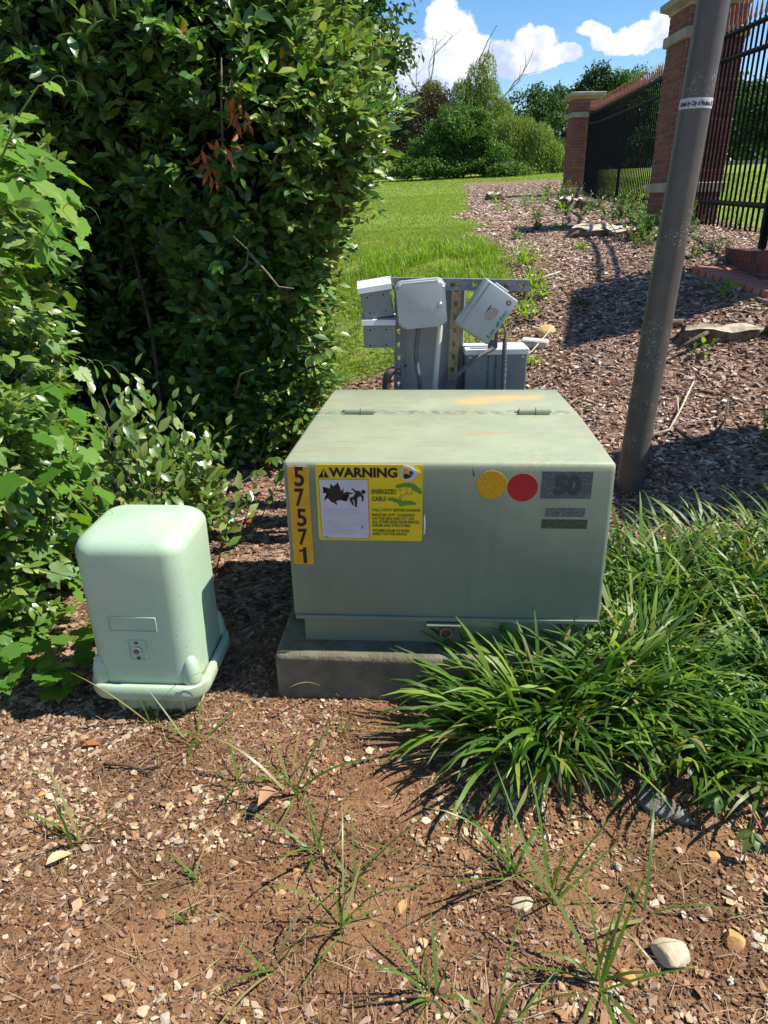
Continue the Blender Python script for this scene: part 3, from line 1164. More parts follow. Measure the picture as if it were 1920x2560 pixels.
# kerb of the drive beyond the fence
kb = MB()
pts = [(13.4, 31.0), (16, 30.6), (19, 30.4), (24, 30.8), (32, 32)]
for (xa, ya), (xb, yb) in zip(pts[:-1], pts[1:]):
    L = math.hypot(xb - xa, yb - ya)
    zc = (g1(xa, ya) + g1(xb, yb)) / 2
    kb.box(((xa + xb) / 2, (ya + yb) / 2, zc + .02), (L, .25, .24), Rz(math.atan2(yb - ya, xb - xa)))
kb.build('kerb', M['limestone'], kind='structure')


# ------------------------------------------------------------------ street pole
def pole():
    root = thing('lamp_pole', 'leaning dark brown metal pole with a white label band, right of the green box', 'pole', (1.203, 3.235, .02))
    tx, ty = .0395, .0
    n = 24

    def at(z):
        return (tx * z, ty * z, z)
    b = MB()
    zs = np.linspace(-.1, 4.6, 12)
    b.tube([at(z) for z in zs], [.0655 - .0030 * z for z in zs], 40)
    sh = b.build('shaft', M['pole'], root)
    shade_auto(sh, 50)
    z0, z1 = 1.690, 1.727
    bd = MB()
    a = np.arange(48) / 48 * 2 * math.pi
    V = []
    for z in (z0, z1):
        r = .0655 - .0030 * z + .0012
        V += [(tx * z + r * math.cos(q), r * math.sin(q), z) for q in a]
    bd.add(V, [[(i, (i + 1) % 48, 48 + (i + 1) % 48, 48 + i) for i in range(48)]])
    band = bd.build('label_band', M['label_white'], root, smooth=True)
    for z in (.95, 1.2, 1.42, 1.95, 2.1, .55, .72):        # flaking patches
        pass
    # printed words wrapped round the band
    V, F = text_mesh('Owned by City of Madison, AL', .026, bold=.001, slant=.2)
    V[:, 0] -= (V[:, 0].max() + V[:, 0].min()) / 2
    V[:, 0] *= .132 / (V[:, 0].max() - V[:, 0].min()) * 1.12
    zc = (z0 + z1) / 2
    ang = -math.pi / 2 - .30 + V[:, 0] / .0605
    z = zc - .001 + (V[:, 1] - .008) * .9
    r = .0655 - .0030 * z + .0021
    W = np.stack([tx * z + r * np.cos(ang), r * np.sin(ang), z], 1)
    put('lettering', raw_mesh('lettering', W, F, M['print_black']), band)


def text_mesh(s, size=.1, bold=0.0, xs=1.0, slant=0.0, spacing=1.0, align='LEFT'):
    cu = bpy.data.curves.new('words', 'FONT')
    cu.body = s
    cu.size = size
    cu.offset = bold
    cu.shear = slant
    cu.space_character = spacing
    cu.align_x = align
    cu.resolution_u = 3
    o = bpy.data.objects.new('words', cu)
    COL.objects.link(o)
    dg = bpy.context.evaluated_depsgraph_get()
    me = bpy.data.meshes.new_from_object(o.evaluated_get(dg))
    V = np.zeros(len(me.vertices) * 3, dtype=np.float32)
    me.vertices.foreach_get('co', V)
    V = V.reshape(-1, 3)
    V[:, 0] *= xs
    by = {}
    for p in me.polygons:
        by.setdefault(len(p.vertices), []).append(list(p.vertices))
    F = [np.array(f) for f in by.values()]
    bpy.data.objects.remove(o)
    bpy.data.meshes.remove(me)
    bpy.data.curves.remove(cu)
    return V.astype(float), F


pole()


# ------------------------------------------------------------------ pad-mounted enclosure
PAD_O = (.175, 1.78, .16)
PAD_A = math.radians(-4)


def pad():
    root = MB()
    # slab with worn, rounded edges
    bm = bmesh.new()
    bmesh.ops.create_grid(bm, x_segments=1, y_segments=1, size=.5)
    bm.free()
    bm = bmesh.new()
    bmesh.ops.create_cube(bm, size=1)
    for v in bm.verts:
        v.co = (v.co.x * 1.02, v.co.y * 1.06 + .488, v.co.z * .30 - .15)
    bmesh.ops.bevel(bm, geom=list(bm.edges), offset=.022, segments=4, profile=.6, affect='EDGES')
    bmesh.ops.subdivide_edges(bm, edges=list(bm.edges), cuts=2, use_grid_fill=True)
    for v in bm.verts:
        n = float(fbm(v.co.x * 9 + v.co.z * 5, v.co.y * 9, 3)) - .5
        v.co += v.normal * n * .010
    o = bm_obj('concrete_pad', bm, M['pad_concrete'], None, PAD_O, (0, 0, PAD_A), auto=40)
    tag(o, 'weathered low concrete pad that the green steel box stands on', 'concrete pad')


pad()


def P2(V, F, name, mat, parent, off, mp=None, kind=None):
    """flat print: 2-D outline lifted onto the front face (local XZ), off metres proud"""
    V = np.asarray(V, dtype=float)
    W = np.stack([V[:, 0], np.full(len(V), -off) if V.shape[1] < 3 or True else V[:, 2], V[:, 1]], 1)
    return put(name, raw_mesh(name, W, F, M[mat]), parent)


def poly_print(polys, name, mat, parent, off):
    """several filled outlines in one print part; each a hair above the one before"""
    b = MB()
    for i, pl in enumerate(polys):
        bm = bmesh.new()
        vs = [bm.verts.new((x, -off - i * .00004, z)) for x, z in pl]
        bm.faces.new(vs)
        bmesh.ops.triangulate(bm, faces=list(bm.faces))
        bm.verts.index_update()
        b.add([v.co[:] for v in bm.verts], [np.array([[q.index for q in f.verts] for f in bm.faces])])
        bm.free()
    return b.build(name, M[mat], parent)


def words_print(items, name, mat, parent, off, bold=0.0):
    """items: (string, x0, x1, z0, z1): each string is fitted to its box"""
    b = MB()
    for s, x0, x1, z0, z1 in items:
        V, F = text_mesh(s, .1, bold)
        a0, a1 = V[:, 0].min(), V[:, 0].max()
        c = [ch for ch in s if ch not in ',;gjpqy']
        b0, b1 = max(V[:, 1].min(), -.002 - bold), V[:, 1].max()
        X = x0 + (V[:, 0] - a0) / (a1 - a0) * (x1 - x0)
        Z = z0 + (V[:, 1] - b0) / (b1 - b0) * (z1 - z0)
        b.add(np.stack([X, np.full(len(X), -off), Z], 1), F)
    return b.build(name, M[mat], parent)


def circle2(cx, cz, r, n=32, rz=None):
    rz = rz or r
    return [(cx + r * math.cos(2 * math.pi * i / n), cz + rz * math.sin(2 * math.pi * i / n)) for i in range(n)]


def enclosure():
    root = thing('transformer_box', 'large faded green steel utility box with a yellow warning sign, on the concrete pad', 'utility box', PAD_O, (0, 0, PAD_A))
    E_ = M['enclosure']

    def solid(name, pts_front, pts_back, seg=3, bev=.014):
        """pts_*: (x, y, z) of four corners front and back"""
        bm = bmesh.new()
        v = [bm.verts.new(p) for p in pts_front + pts_back]
        for f in ((0, 1, 2, 3), (7, 6, 5, 4), (0, 4, 5, 1), (1, 5, 6, 2), (2, 6, 7, 3), (3, 7, 4, 0)):
            bm.faces.new([v[i] for i in f])
        bmesh.ops.bevel(bm, geom=list(bm.edges), offset=bev, segments=seg, profile=.5, affect='EDGES')
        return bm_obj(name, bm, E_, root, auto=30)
    zt, zh, zbk = .600, .597, .580
    solid('hood', [(-.450, 0, .107), (.446, 0, .107), (.440, 0, zt), (-.450, 0, zt)],
          [(-.436, .482, .107), (.438, .482, .107), (.434, .482, zh), (-.432, .482, zh)])
    solid('tank_cover', [(-.432, .486, .02), (.434, .486, .02), (.434, .486, zh - .002), (-.432, .486, zh - .002)],
          [(-.422, .872, .02), (.424, .872, .02), (.424, .872, zbk), (-.422, .872, zbk)], 3, .012)
    solid('base_cabinet', [(-.428, .042, -.004), (.428, .042, -.004), (.428, .042, .112), (-.428, .042, .112)],
          [(-.428, .47, -.004), (.428, .47, -.004), (.428, .47, .112), (-.428, .47, .112)], 2, .006)
    # hem along the foot of the hood
    MB().box((0, -.0035, .113), (.884, .008, .013), bev=.003).build('hood_hem', E_, root)
    for x in (-.285, .283):
        b = MB()
        b.tube([(x - .047, .474, zh + .008), (x + .004, .474, zh + .008)], .0125, 14)
        b.tube([(x + .006, .474, zh + .008), (x + .050, .474, zh + .008)], .0145, 14)
        b.box((x - .02, .492, zh + .001), (.05, .035, .004))
        b.tube([(x - .060, .474, zh + .008), (x + .056, .474, zh + .008)], .005, 8)
        h = b.build('hinge', E_, root)
        shade_auto(h, 40)
    # latch ledge and padlock below the hood
    MB().box((-.006, .006, .098), (.10, .05, .007), bev=.002).build('latch_ledge', E_, root)
    lk = MB()
    lk.box((.0, .030, .052), (.034, .016, .034), bev=.004)
    pl = lk.build('padlock', M['rusty'], root)
    a = np.linspace(0, 2 * math.pi, 20)
    MB().tube([(.003 + .017 * math.cos(q), 0.014, .052 + .017 * math.sin(q)) for q in a], .0024, 8, cap=False).build('ring', M['grey_paint'], pl)

    # ---- number strip
    x0, x1, z0, z1 = -.4365, -.3785, .287, .589
    st = put('number_sticker', None, root)
    bpy.data.objects.remove(st)
    st = MB().box(((x0 + x1) / 2, -.0010, (z0 + z1) / 2), (x1 - x0, .0012, z1 - z0), bev=.0004).build('number_sticker', M['number_yellow'], root)
    H = z1 - z0
    for ch, ta, tb, fx0, fx1 in (('5', 195, 552, .30, .78), ('7', 590, 927, .27, .73), ('5', 970, 1310, .30, .77), ('7', 1355, 1682, .30, .76), ('1', 1722, 2042, .30, .66)):
        zz1 = z1 - (ta - 160) / 1905 * H
        zz0 = z1 - (tb - 160) / 1905 * H
        if ch == '1':
            xa, xb = x0 + fx0 * (x1 - x0), x0 + fx1 * (x1 - x0)
            hh = zz1 - zz0
            poly_print([[(xb, zz0), (xb, zz1), (xb - .0075, zz1), (xb - .011, zz1 - hh * .13), (xa, zz1 - hh * .17), (xa, zz1 - hh * .30), (xb - .0105, zz1 - hh * .26), (xb - .0105, zz0)]], 'digit', 'print_black', st, .0022)
        else:
            words_print([(ch, x0 + fx0 * (x1 - x0), x0 + fx1 * (x1 - x0), zz0, zz1)], 'digit', 'print_black', st, .0022, bold=.0022)
    # torn head of the strip
    poly_print([[(x0 + .003, z1 - .002), (x0 + .02, z1 - .001), (x0 + .021, z1 - .004), (x0 + .004, z1 - .0055)],
                [(x0 + .023, z1 - .001), (x1 - .004, z1 - .001), (x1 - .002, z1 - .006), (x0 + .026, z1 - .0035)]], 'torn_edge', 'peel_white', st, .0024)

    # ---- warning sign
    wx0, wx1, wz0, wz1 = -.3595, -.0695, .366, .5915

    def S(px, py):
        t = (py - 105) / 1060
        l, r = 25 + 90 * t, 1527 + 28 * t
        return (wx0 + (px - l) / (r - l) * (wx1 - wx0), wz1 - t * (wz1 - wz0))

    def box_text(s, a, b, c, d):
        (q0, e1), (q1, e0) = S(a, c), S(b, d)
        return (s, q0, q1, e0, e1)
    rr = rounded(wx1 - wx0, wz1 - wz0, .006, 4)
    cx, cz = (wx0 + wx1) / 2, (wz0 + wz1) / 2
    sg = MB().prism([(cx + x, cz + z) for x, z in rr], -.0002, -.0022).build('warning_sign', M['warn_yellow'], root)
    # rim moulding of the sign
    rim = MB()
    o_, i_ = rounded(wx1 - wx0, wz1 - wz0, .006, 4), rounded(wx1 - wx0 - .008, wz1 - wz0 - .008, .004, 4)
    n = len(o_)
    V = [(cx + x, -.0030, cz + z) for x, z in o_] + [(cx + x, -.0030, cz + z) for x, z in i_] + [(cx + x, -.0016, cz + z) for x, z in i_] + [(cx + x, -.0016, cz + z) for x, z in o_]
    rim.add(V, [[(i, (i + 1) % n, n + (i + 1) % n, n + i) for i in range(n)], [(n + i, n + (i + 1) % n, 2 * n + (i + 1) % n, 2 * n + i) for i in range(n)],
                [(3 * n + i, 3 * n + (i + 1) % n, (i + 1) % n, i) for i in range(n)]])
    rim.build('sign_rim', M['warn_yellow'], sg)
    words_print([box_text('WARNING', 217, 1182, 142, 278)], 'heading', 'print_black', sg, .0033, bold=.0042)
    tri = [S(72, 284), S(230, 282), S(150, 158)]
    poly_print([tri], 'warning_triangle', 'print_black', sg, .0031)
    poly_print([[S(146, 180), S(158, 180), S(163, 215), S(157, 248), S(147, 248), S(140, 215)], circle2(*S(152, 266), .0016, 12)], 'exclamation_mark', 'warn_yellow', sg, .0033)
    poly_print([[S(80, 300), S(774, 298), S(822, 1136), S(155, 1140)]], 'panel_outline', 'print_black', sg, .0027)
    pn = poly_print([[S(86, 306), S(769, 304), S(816, 1131), S(160, 1135)]], 'white_panel', 'label_white', sg, .0030)
    burst = [(145, 405), (245, 432), (258, 418), (250, 362), (292, 404), (308, 396), (330, 372), (350, 342), (386, 415), (366, 412), (372, 440), (396, 470), (402, 436), (418, 462),
             (438, 402), (436, 490), (470, 490), (472, 470), (540, 486), (606, 490), (514, 510), (520, 528), (440, 516), (452, 530), (404, 534), (446, 574), (436, 580), (484, 608),
             (392, 590), (372, 596), (332, 606), (350, 634), (340, 628), (352, 664), (292, 622), (270, 620), (290, 598), (266, 582), (250, 598), (238, 566), (218, 582), (220, 560),
             (165, 606), (190, 556), (178, 556), (190, 516), (212, 540), (240, 508), (210, 484), (152, 500), (192, 470), (178, 466), (230, 452), (200, 428)]
    poly_print([[S(*p) for p in burst]], 'shock_symbol', 'print_black', sg, .0034)

    def stroke(p, q, w0, w1):
        (ax, az), (bx, bz) = S(*p), S(*q)
        d = np.array([bx - ax, bz - az])
        L = np.linalg.norm(d)
        nx, nz = -d[1] / L, d[0] / L
        k = .000205
        return [(ax + nx * w0 * k, az + nz * w0 * k), (ax - nx * w0 * k, az - nz * w0 * k), (bx - nx * w1 * k, bz - nz * w1 * k), (bx + nx * w1 * k, bz + nz * w1 * k)]
    man = [circle2(*S(715, 474), .0062, 20, .0061), stroke((556, 428), (606, 474), 8, 14), stroke((545, 438), (568, 432), 6, 8), stroke((600, 472), (672, 484), 15, 20),
           stroke((664, 478), (590, 566), 42, 26), stroke((668, 500), (712, 552), 22, 16), stroke((712, 546), (703, 606), 15, 10),
           stroke((596, 556), (534, 574), 22, 20), stroke((536, 566), (574, 650), 19, 13), stroke((566, 652), (584, 658), 9, 6), stroke((604, 560), (618, 640), 23, 17),
           stroke((618, 632), (612, 684), 16, 13), stroke((610, 680), (632, 676), 9, 6)]
    poly_print(man, 'falling_figure', 'print_black', sg, .0034)
    words_print([box_text('Hazardous voltage', 160, 632, 694, 738), box_text('inside. Can shock, burn,', 165, 784, 742, 786), box_text('or cause death.', 168, 556, 792, 826),
                 box_text('Keep out.', 178, 412, 862, 906), box_text('If open or unlocked,', 180, 712, 908, 948), box_text('immediately call', 196, 604, 952, 994),
                 box_text('Huntsville Utilities', 184, 640, 998, 1034), box_text('(205) 535-1200', 188, 622, 1040, 1080)], 'faded_lettering', 'faded_print', sg, .0034, bold=.0008)
    poly_print([[S(192, 1115), S(244, 1115), S(244, 1125), S(193, 1125)]], 'print_mark', 'print_black', sg, .0034)
    poly_print([[S(752, 800), S(764, 800), S(768, 1120), S(756, 1120)]], 'scuff', 'faded_print', sg, .0034)
    poly_print([[S(696, 996), S(712, 952), S(728, 946), S(716, 990)]], 'dried_smear', 'rusty', sg, .0036)
    words_print([box_text('ENERGIZED', 828, 1178, 436, 502), box_text('CABLE', 834, 1034, 536, 600)], 'large_lettering', 'print_green', sg, .0033, bold=.0028)
    words_print([box_text('CALL UTILITY BEFORE DIGGING', 840, 1510, 704, 744), box_text('MAINTAIN 10 FT. CLEARANCE', 844, 1436, 774, 814),
                 box_text('ON THIS SIDE AND 5 FT. ON', 848, 1426, 826, 864), box_text('ALL OTHER SIDES FROM FENCES,', 848, 1510, 872, 914),
                 box_text('SHRUBS AND STRUCTURES.', 852, 1386, 924, 964), box_text('WE NEED ROOM TO WORK', 858, 1378, 998, 1040),
                 box_text('SAFELY ON THIS DEVICE.', 858, 1340, 1048, 1086)], 'small_lettering', 'print_green', sg, .0033, bold=.0022)
    rnd = random.Random(4)

    def blob(chain, r0):
        out = []
        for (x, y, r) in chain:
            n_ = 14
            ph = rnd.random() * 6
            out.append([S(x + (r + 5 * math.sin(5 * a + ph)) * math.cos(a), y + (r * .8 + 4 * math.sin(6 * a + ph)) * math.sin(a)) for a in [2 * math.pi * i / n_ for i in range(n_)]])
        return out
    poly_print(blob([(1195, 395, 32), (1240, 385, 34), (1290, 372, 36), (1340, 372, 38), (1390, 385, 40), (1430, 415, 44), (1470, 445, 40), (1500, 470, 30),
                     (1080, 572, 28), (1120, 572, 34), (1165, 588, 36), (1215, 600, 40), (1250, 640, 40), (1300, 625, 44), (1350, 622, 40), (1395, 626, 32), (1430, 632, 22)], 0), 'shrub_print', 'tree_print', sg, .0033)['kind'] = 'stuff'
    lines = [((1310, 405), (1385, 405)), ((1310, 405), (1312, 490)), ((1385, 405), (1388, 490)), ((1312, 490), (1350, 515)), ((1350, 515), (1392, 486)), ((1345, 470), (1225, 560)), ((1240, 500), (1215, 540)), ((1228, 440), (1226, 462)), ((1206, 425), (1226, 462)), ((1246, 425), (1226, 462)), ((1215, 540), (1240, 565)), ((1262, 520), (1240, 500))]
    poly_print([stroke(p, q, 3, 3) for p, q in lines], 'line_drawing', 'tree_print', sg, .0033)
    lx, lz = S(1330, 212)
    lg = poly_print([circle2(lx, lz, .0228, 36)], 'utility_emblem', 'label_white', sg, .0034)
    poly_print([circle2(*S(1305, 190), .0100, 20), circle2(*S(1285, 215), .0062, 16)], 'emblem_yellow_drop', 'number_yellow', sg, .0038)
    poly_print([circle2(*S(1372, 212), .0060, 18), [S(1346, 205), S(1374, 150), S(1396, 205)]], 'emblem_blue_drop', 'print_blue', sg, .0038)
    poly_print([circle2(*S(1300, 255), .0074, 18), [S(1270, 238), S(1330, 232), S(1388, 248), S(1350, 276), S(1310, 288)]], 'emblem_black_drop', 'print_black', sg, .0042)
    # curled corner of the sign film
    cu = MB()
    A, B2, C2, D2 = S(1246, 108), S(1340, 120), S(1420, 165), S(1504, 212)
    cu.add([(A[0], -.004, A[1] + .0005), (B2[0], -.012, B2[1] + .001), (C2[0], -.015, C2[1] + .002), (D2[0], -.005, D2[1]), (C2[0] - .003, -.006, C2[1] - .006), (B2[0] - .004, -.0055, B2[1] - .006)],
           [[(0, 1, 5)], [(1, 2, 4, 5)], [(2, 3, 4)]])
    cu.build('curled_corner', M['peel_white'], sg)

    # ---- round reflectors, old capacity sticker, worn strips
    MB().lathe([(.0408, 0), (.0408, .0012), (.040, .0016)], 48, (.116, 0, .5355), 'Y').build('amber_reflector', M['reflector_amber'], root)
    MB().lathe([(.0402, 0), (.0402, .0014), (.0395, .0018)], 48, (.198, 0, .529), 'Y').build('red_reflector', M['reflector_red'], root)
    s5 = MB().box((.3135, -.0006, .5365), (.134, .001, .078)).build('capacity_sticker', M['worn_grey'], root)
    words_print([('50', .279, .352, .507, .566)], 'digits', 'worn_dark', s5, .0018, bold=.006)
    MB().box((.316, -.0006, .457), (.106, .001, .026)).build('worn_strip', M['worn_pale'], root)
    MB().box((.317, -.0008, .4225), (.123, .0012, .027)).build('worn_strip', M['worn_olive'], root)
    poly_print([[(.062, .597 - .012), (.0655, .558), (.070, .563)]], 'rust_chip', 'rusty', root, .0008)
    poly_print([[(-.066, .385), (-.0625, .387), (-.060, .42), (-.0625, .448), (-.066, .44), (-.0645, .41)]], 'sticker_residue', 'peel_white', root, .0008)


enclosure()


# ------------------------------------------------------------------ green plastic pedestal
def pedestal():
    root = thing('cable_pedestal', 'pale green plastic cable pedestal with a rounded top, left of the big box', 'cable pedestal', (-.694, 1.852, 0), (0, 0, math.radians(-4)))

    def ring(hw, hd, r, z, n=7, dy=0):
        pl = rounded(2 * hw, 2 * hd, min(r, hw * .98, hd * .98), n)
        return [(x, y + dy, z) for x, y in pl]

    def loft(name, secs, mat, cap_top=True):
        b = MB()
        k = len(secs[0])
        V = np.concatenate([np.array(s) for s in secs])
        q = [(i * k + j, i * k + (j + 1) % k, (i + 1) * k + (j + 1) % k, (i + 1) * k + j) for i in range(len(secs) - 1) for j in range(k)]
        b.add(V, [q])
        if cap_top:
            b.add(secs[-1], [[list(range(k))]])
        o = b.build(name, M[mat], root)
        shade_auto(o, 45)
        return o
    top = .592
    secs = []
    for z in np.linspace(.10, .53, 6):
        t = (z - .10) / .43
        secs.append(ring(.152 + .004 * t, .148 - .004 * t, .058, z))
    R0 = .060
    for i in range(1, 9):
        a = math.radians(90 * i / 8)
        ins = R0 * (1 - math.cos(a))
        secs.append(ring(.156 - ins, .144 - ins, max(.058 - ins * .3, .03), .53 + .050 * math.sin(a)))
    secs.append(ring(.07, .05, .03, top - .004))
    secs.append(ring(.02, .015, .01, top))
    body = loft('hood', secs, 'pedestal')
    rim = [ring(.158, .154, .06, .118), ring(.172, .168, .070, .119), ring(.177, .173, .073, .114), ring(.178, .174, .073, .088), ring(.174, .170, .072, .074), ring(.15, .14, .06, .072)]
    loft('rim', rim, 'pedestal')
    low = [ring(.128, .122, .05, -.05), ring(.134, .126, .05, .074)]
    loft('base', low, 'pedestal_base', True)
    fins = MB()
    for x in (-.10, -.035, .035, .10):
        fins.box((x * .92, -.125, .03), (.012, .012, .09), bev=.003)
    fins.build('base_ribs', M['pedestal_base'], root)
    for sx in (-1, 1):                                   # moulded corner lugs
        for sy in (-1, 1):
            pr = [(.0, .205), (.010, .200), (.019, .185), (.025, .16), (.028, .13), (.028, .105)]
            b = MB().lathe(pr[::-1], 14, (sx * .134, sy * .128, 0))
            lug = b.build('corner_lug', M['pedestal'], root, smooth=True)
    # raised frame of the name panel and the lock plate, front face
    def frame(name, cx, cz, w, h, yl, t=.004):
        o_, i_ = rounded(w, h, .004, 3), rounded(w - 2 * t, h - 2 * t, .003, 3)
        n = len(o_)
        V = [(cx + x, yl + .002, cz + z) for x, z in o_] + [(cx + x * 1, yl - .0022, cz + z) for x, z in [(a * .985, c * .96) for a, c in o_]] + [(cx + x, yl - .0022, cz + z) for x, z in i_] + [(cx + x, yl + .0006, cz + z) for x, z in [(a * .98, c * .95) for a, c in i_]]
        F = []
        for r_ in range(3):
            F += [(r_ * n + i, r_ * n + (i + 1) % n, (r_ + 1) * n + (i + 1) % n, (r_ + 1) * n + i) for i in range(n)]
        b = MB().add(V, [F])
        o = b.build(name, M['pedestal'], root)
        shade_auto(o, 30)
    frame('name_panel', -.010, .318, .142, .050, -.1472)
    frame('lock_plate', -.008, .232, .056, .072, -.1476, .005)
    MB().lathe([(.0125, -.002), (.0125, .004), (.010, .006)], 20, (-.008, -.1476, .232), 'Y').build('lock', M['steel'], root)
    MB().lathe([(.0095, .0062), (.0095, .0068)], 18, (-.008, -.1476, .232), 'Y').build('lock_face', M['lichen'], root)
    for dz in (-.026, .026):
        MB().lathe([(.005, -.002), (.005, .002), (.003, .003)], 12, (-.008, -.1476, .232 + dz), 'Y').build('screw', M['rusty'], root)


pedestal()


# ------------------------------------------------------------------ utility rack behind the box
def slotted(L, W, n, slot, thick=.003):
    """strip in local XZ with n see-through slots: front sheet, returns and inner walls"""
    b = MB()
    cell = L / n
    hw, hh = slot
    for i in range(n):
        cx = -L / 2 + cell * (i + .5)
        outer = [(cx + cell / 2, 0), (cx + cell / 2, W / 2), (cx, W / 2), (cx - cell / 2, W / 2), (cx - cell / 2, 0), (cx - cell / 2, -W / 2), (cx, -W / 2), (cx + cell / 2, -W / 2)]
        inner = [(cx + hw, 0), (cx + hw * .72, hh), (cx, hh), (cx - hw * .72, hh), (cx - hw, 0), (cx - hw * .72, -hh), (cx, -hh), (cx + hw * .72, -hh)]
        V = [(x, 0, z) for x, z in outer] + [(x, 0, z) for x, z in inner] + [(x, thick, z) for x, z in inner]
        F = [(j, (j + 1) % 8, 8 + (j + 1) % 8, 8 + j) for j in range(8)] + [(8 + j, 8 + (j + 1) % 8, 16 + (j + 1) % 8, 16 + j) for j in range(8)]
        b.add(V, [F])
    return b


def rack():
    root = thing('strut_rack', 'galvanised strut rack behind the green box, slotted rail on leaning uprights', 'equipment rack', (.30, 2.94, 0))
    b = slotted(.565, .038, 9, (.013, .0065))
    b.box((0, .012, .0205), (.565, .028, .003))
    b.box((0, .012, -.0205), (.565, .028, .003))
    b.build('slotted_rail', M['galvanised'], root, (.012, 0, 1.088), (0, math.radians(1.9), 0))
    for x, z1, tilt, mt, y in ((-.232, 1.07, .9, 'galvanised', .006), (-.010, 1.07, 1.6, 'brass_strut', .006), (.152, .93, .0, 'strut_dark', -.035)):
        b = slotted(z1 + .05, .022, 21, (.011, .0065))
        for s in (-1, 1):
            b.box((0, .010, s * .0125), (z1 + .05, .026, .003))
            b.box((0, -.003, s * .0165), (z1 + .05, .003, .006))
        b.build('upright', M[mt], root, (x, y, z1 / 2), (0, math.radians(-90 + tilt), 0))
    for x in (-.232, -.012, .1985):
        MB().lathe([(.0095, 0), (.0095, .004), (.006, .004), (.006, .011)], 6, (x, -.002, 1.088 - x * .033), 'Y').build('bolt', M['rusty'], root)
    # straw caught on the rail
    return root


RACK = rack()


def tilted(name, label, cat, loc, roll, yaw=0.0, group=None):
    return thing(name, label, cat, loc, (0, roll, yaw), group)


def tall_cabinet():
    root = thing('grey_cabinet', 'tall plain grey steel cabinet behind the slotted rack uprights', 'cabinet', (.214, 3.06, 0))
    MB().box((0, 0, .535), (.262, .14, 1.09), bev=.004).build('body', M['panel_grey'], root)
    for x, z in ((.098, 1.04), (-.112, .76), (-.115, 1.04), (.1, .72)):
        MB().lathe([(.0045, 0), (.0045, .002)], 10, (x, -.070, z), 'Y').build('bolt_hole', M['dark_hole'], root)


tall_cabinet()


def low_cabinet():
    root = thing('equipment_cabinet', 'low grey steel cabinet at the right end of the rack, under the tilted controller', 'cabinet', (.470, 2.966, 0))
    MB().box((0, 0, .41), (.250, .128, .86), bev=.003).build('body', M['grey_paint'], root)
    MB().box((0, -.002, .8285), (.262, .140, .025), bev=.003).build('lid', M['sunlit_grey'], root)
    for x in (-.108, .108):
        MB().lathe([(.006, 0), (.006, .003), (.003, .004)], 12, (x, -.064, .805), 'Y').build('screw', M['steel'], root)
    for x, z in ((-.1, .735), (-.06, .76), (.06, .73), (.02, .752)):
        MB().lathe([(.0022, 0), (.0022, .0008)], 8, (x, -.064, z), 'Y').build('speck', M['dark_hole'], root)


low_cabinet()


def junction_box(label, loc, roll, h, w=.120):
    root = tilted('junction_box', label, 'junction box', loc, roll, 0, 'grey junction boxes on the rack')
    d = .09
    MB().box((0, d / 2, -h / 2), (w, d, h), bev=.003).build('body', M['grey_paint'], root)
    # sloping rain lid
    pr = [(-.012, -.016), (-.010, .004), (d + .004, .022), (d + .004, -.016)]
    b = MB()
    V = [(-w / 2 - .007, y, z) for y, z in pr] + [(w / 2 + .007, y, z) for y, z in pr]
    b.add(V, [[(0, 1, 5, 4), (1, 2, 6, 5), (2, 3, 7, 6), (3, 0, 4, 7)], [(0, 3, 2, 1)], [(4, 5, 6, 7)]])
    b.build('lid', M['sunlit_grey'], root)
    for x, z, r in ((-.034, -.036, .0042), (-.017, -.03, .0028), (.03, -.034, .004), (-.034, -.096, .0042), (-.016, -.096, .0028), (.03, -.096, .0036)):
        MB().lathe([(r * 1.7, 0), (r * 1.7, .0006)], 14, (x, -.0002, z), 'Y').build('hole_rim', M['panel_grey'], root)
        MB().lathe([(r, .0007), (r, .0012)], 12, (x, -.0002, z), 'Y').build('screw_hole', M['dark_hole'], root)
    return root


junction_box('upper grey junction box with bright tilted lid, at the left end of the rail', (-.022, 2.872, 1.092), math.radians(-8), .118)
junction_box('lower grey junction box hanging upright beneath the tilted one', (-.008, 2.868, .964), math.radians(0.5), .106)


def controller():
    root = tilted('irrigation_controller', 'pale grey controller with rounded corners and a round door lock, middle of the rack', 'controller', (.160, 2.86, 1.026), math.radians(-4.5))
    def slab(name, w, h, r, y0, y1, mat, bev):
        bm = bmesh.new()
        pl = rounded(w, h, r, 8)
        f = [bm.verts.new((x, y0, z)) for x, z in pl]
        k = [bm.verts.new((x, y1, z)) for x, z in pl]
        ff = bm.faces.new(f)
        bm.faces.new(k[::-1])
        n = len(pl)
        for i in range(n):
            bm.faces.new((f[i], f[(i + 1) % n], k[(i + 1) % n], k[i]))
        bmesh.ops.bevel(bm, geom=[e for e in ff.edges], offset=bev, segments=4, profile=.5, affect='EDGES')
        return bm_obj(name, bm, M[mat], root, auto=40)
    slab('door', .188, .172, .026, -.030, .004, 'pale_paint', .012)
    slab('gasket', .182, .166, .024, .004, .010, 'panel_grey', .001)
    slab('case', .194, .178, .028, .010, .060, 'pale_paint', .003)
    MB().lathe([(.0095, -.002), (.0095, .004), (.007, .007), (.002, .008)], 20, (.070, -.030, -.004), 'Y').build('door_lock', M['steel'], root)
    poly_print([[(-.056 + .012 * i, -.026), (-.0535 + .012 * i, -.026), (-.0535 + .012 * i, -.008 - .004 * (i % 3)), (-.056 + .012 * i, -.008 - .004 * (i % 3))] for i in range(8)], 'worn_marks', 'panel_grey', root, .0304)


controller()


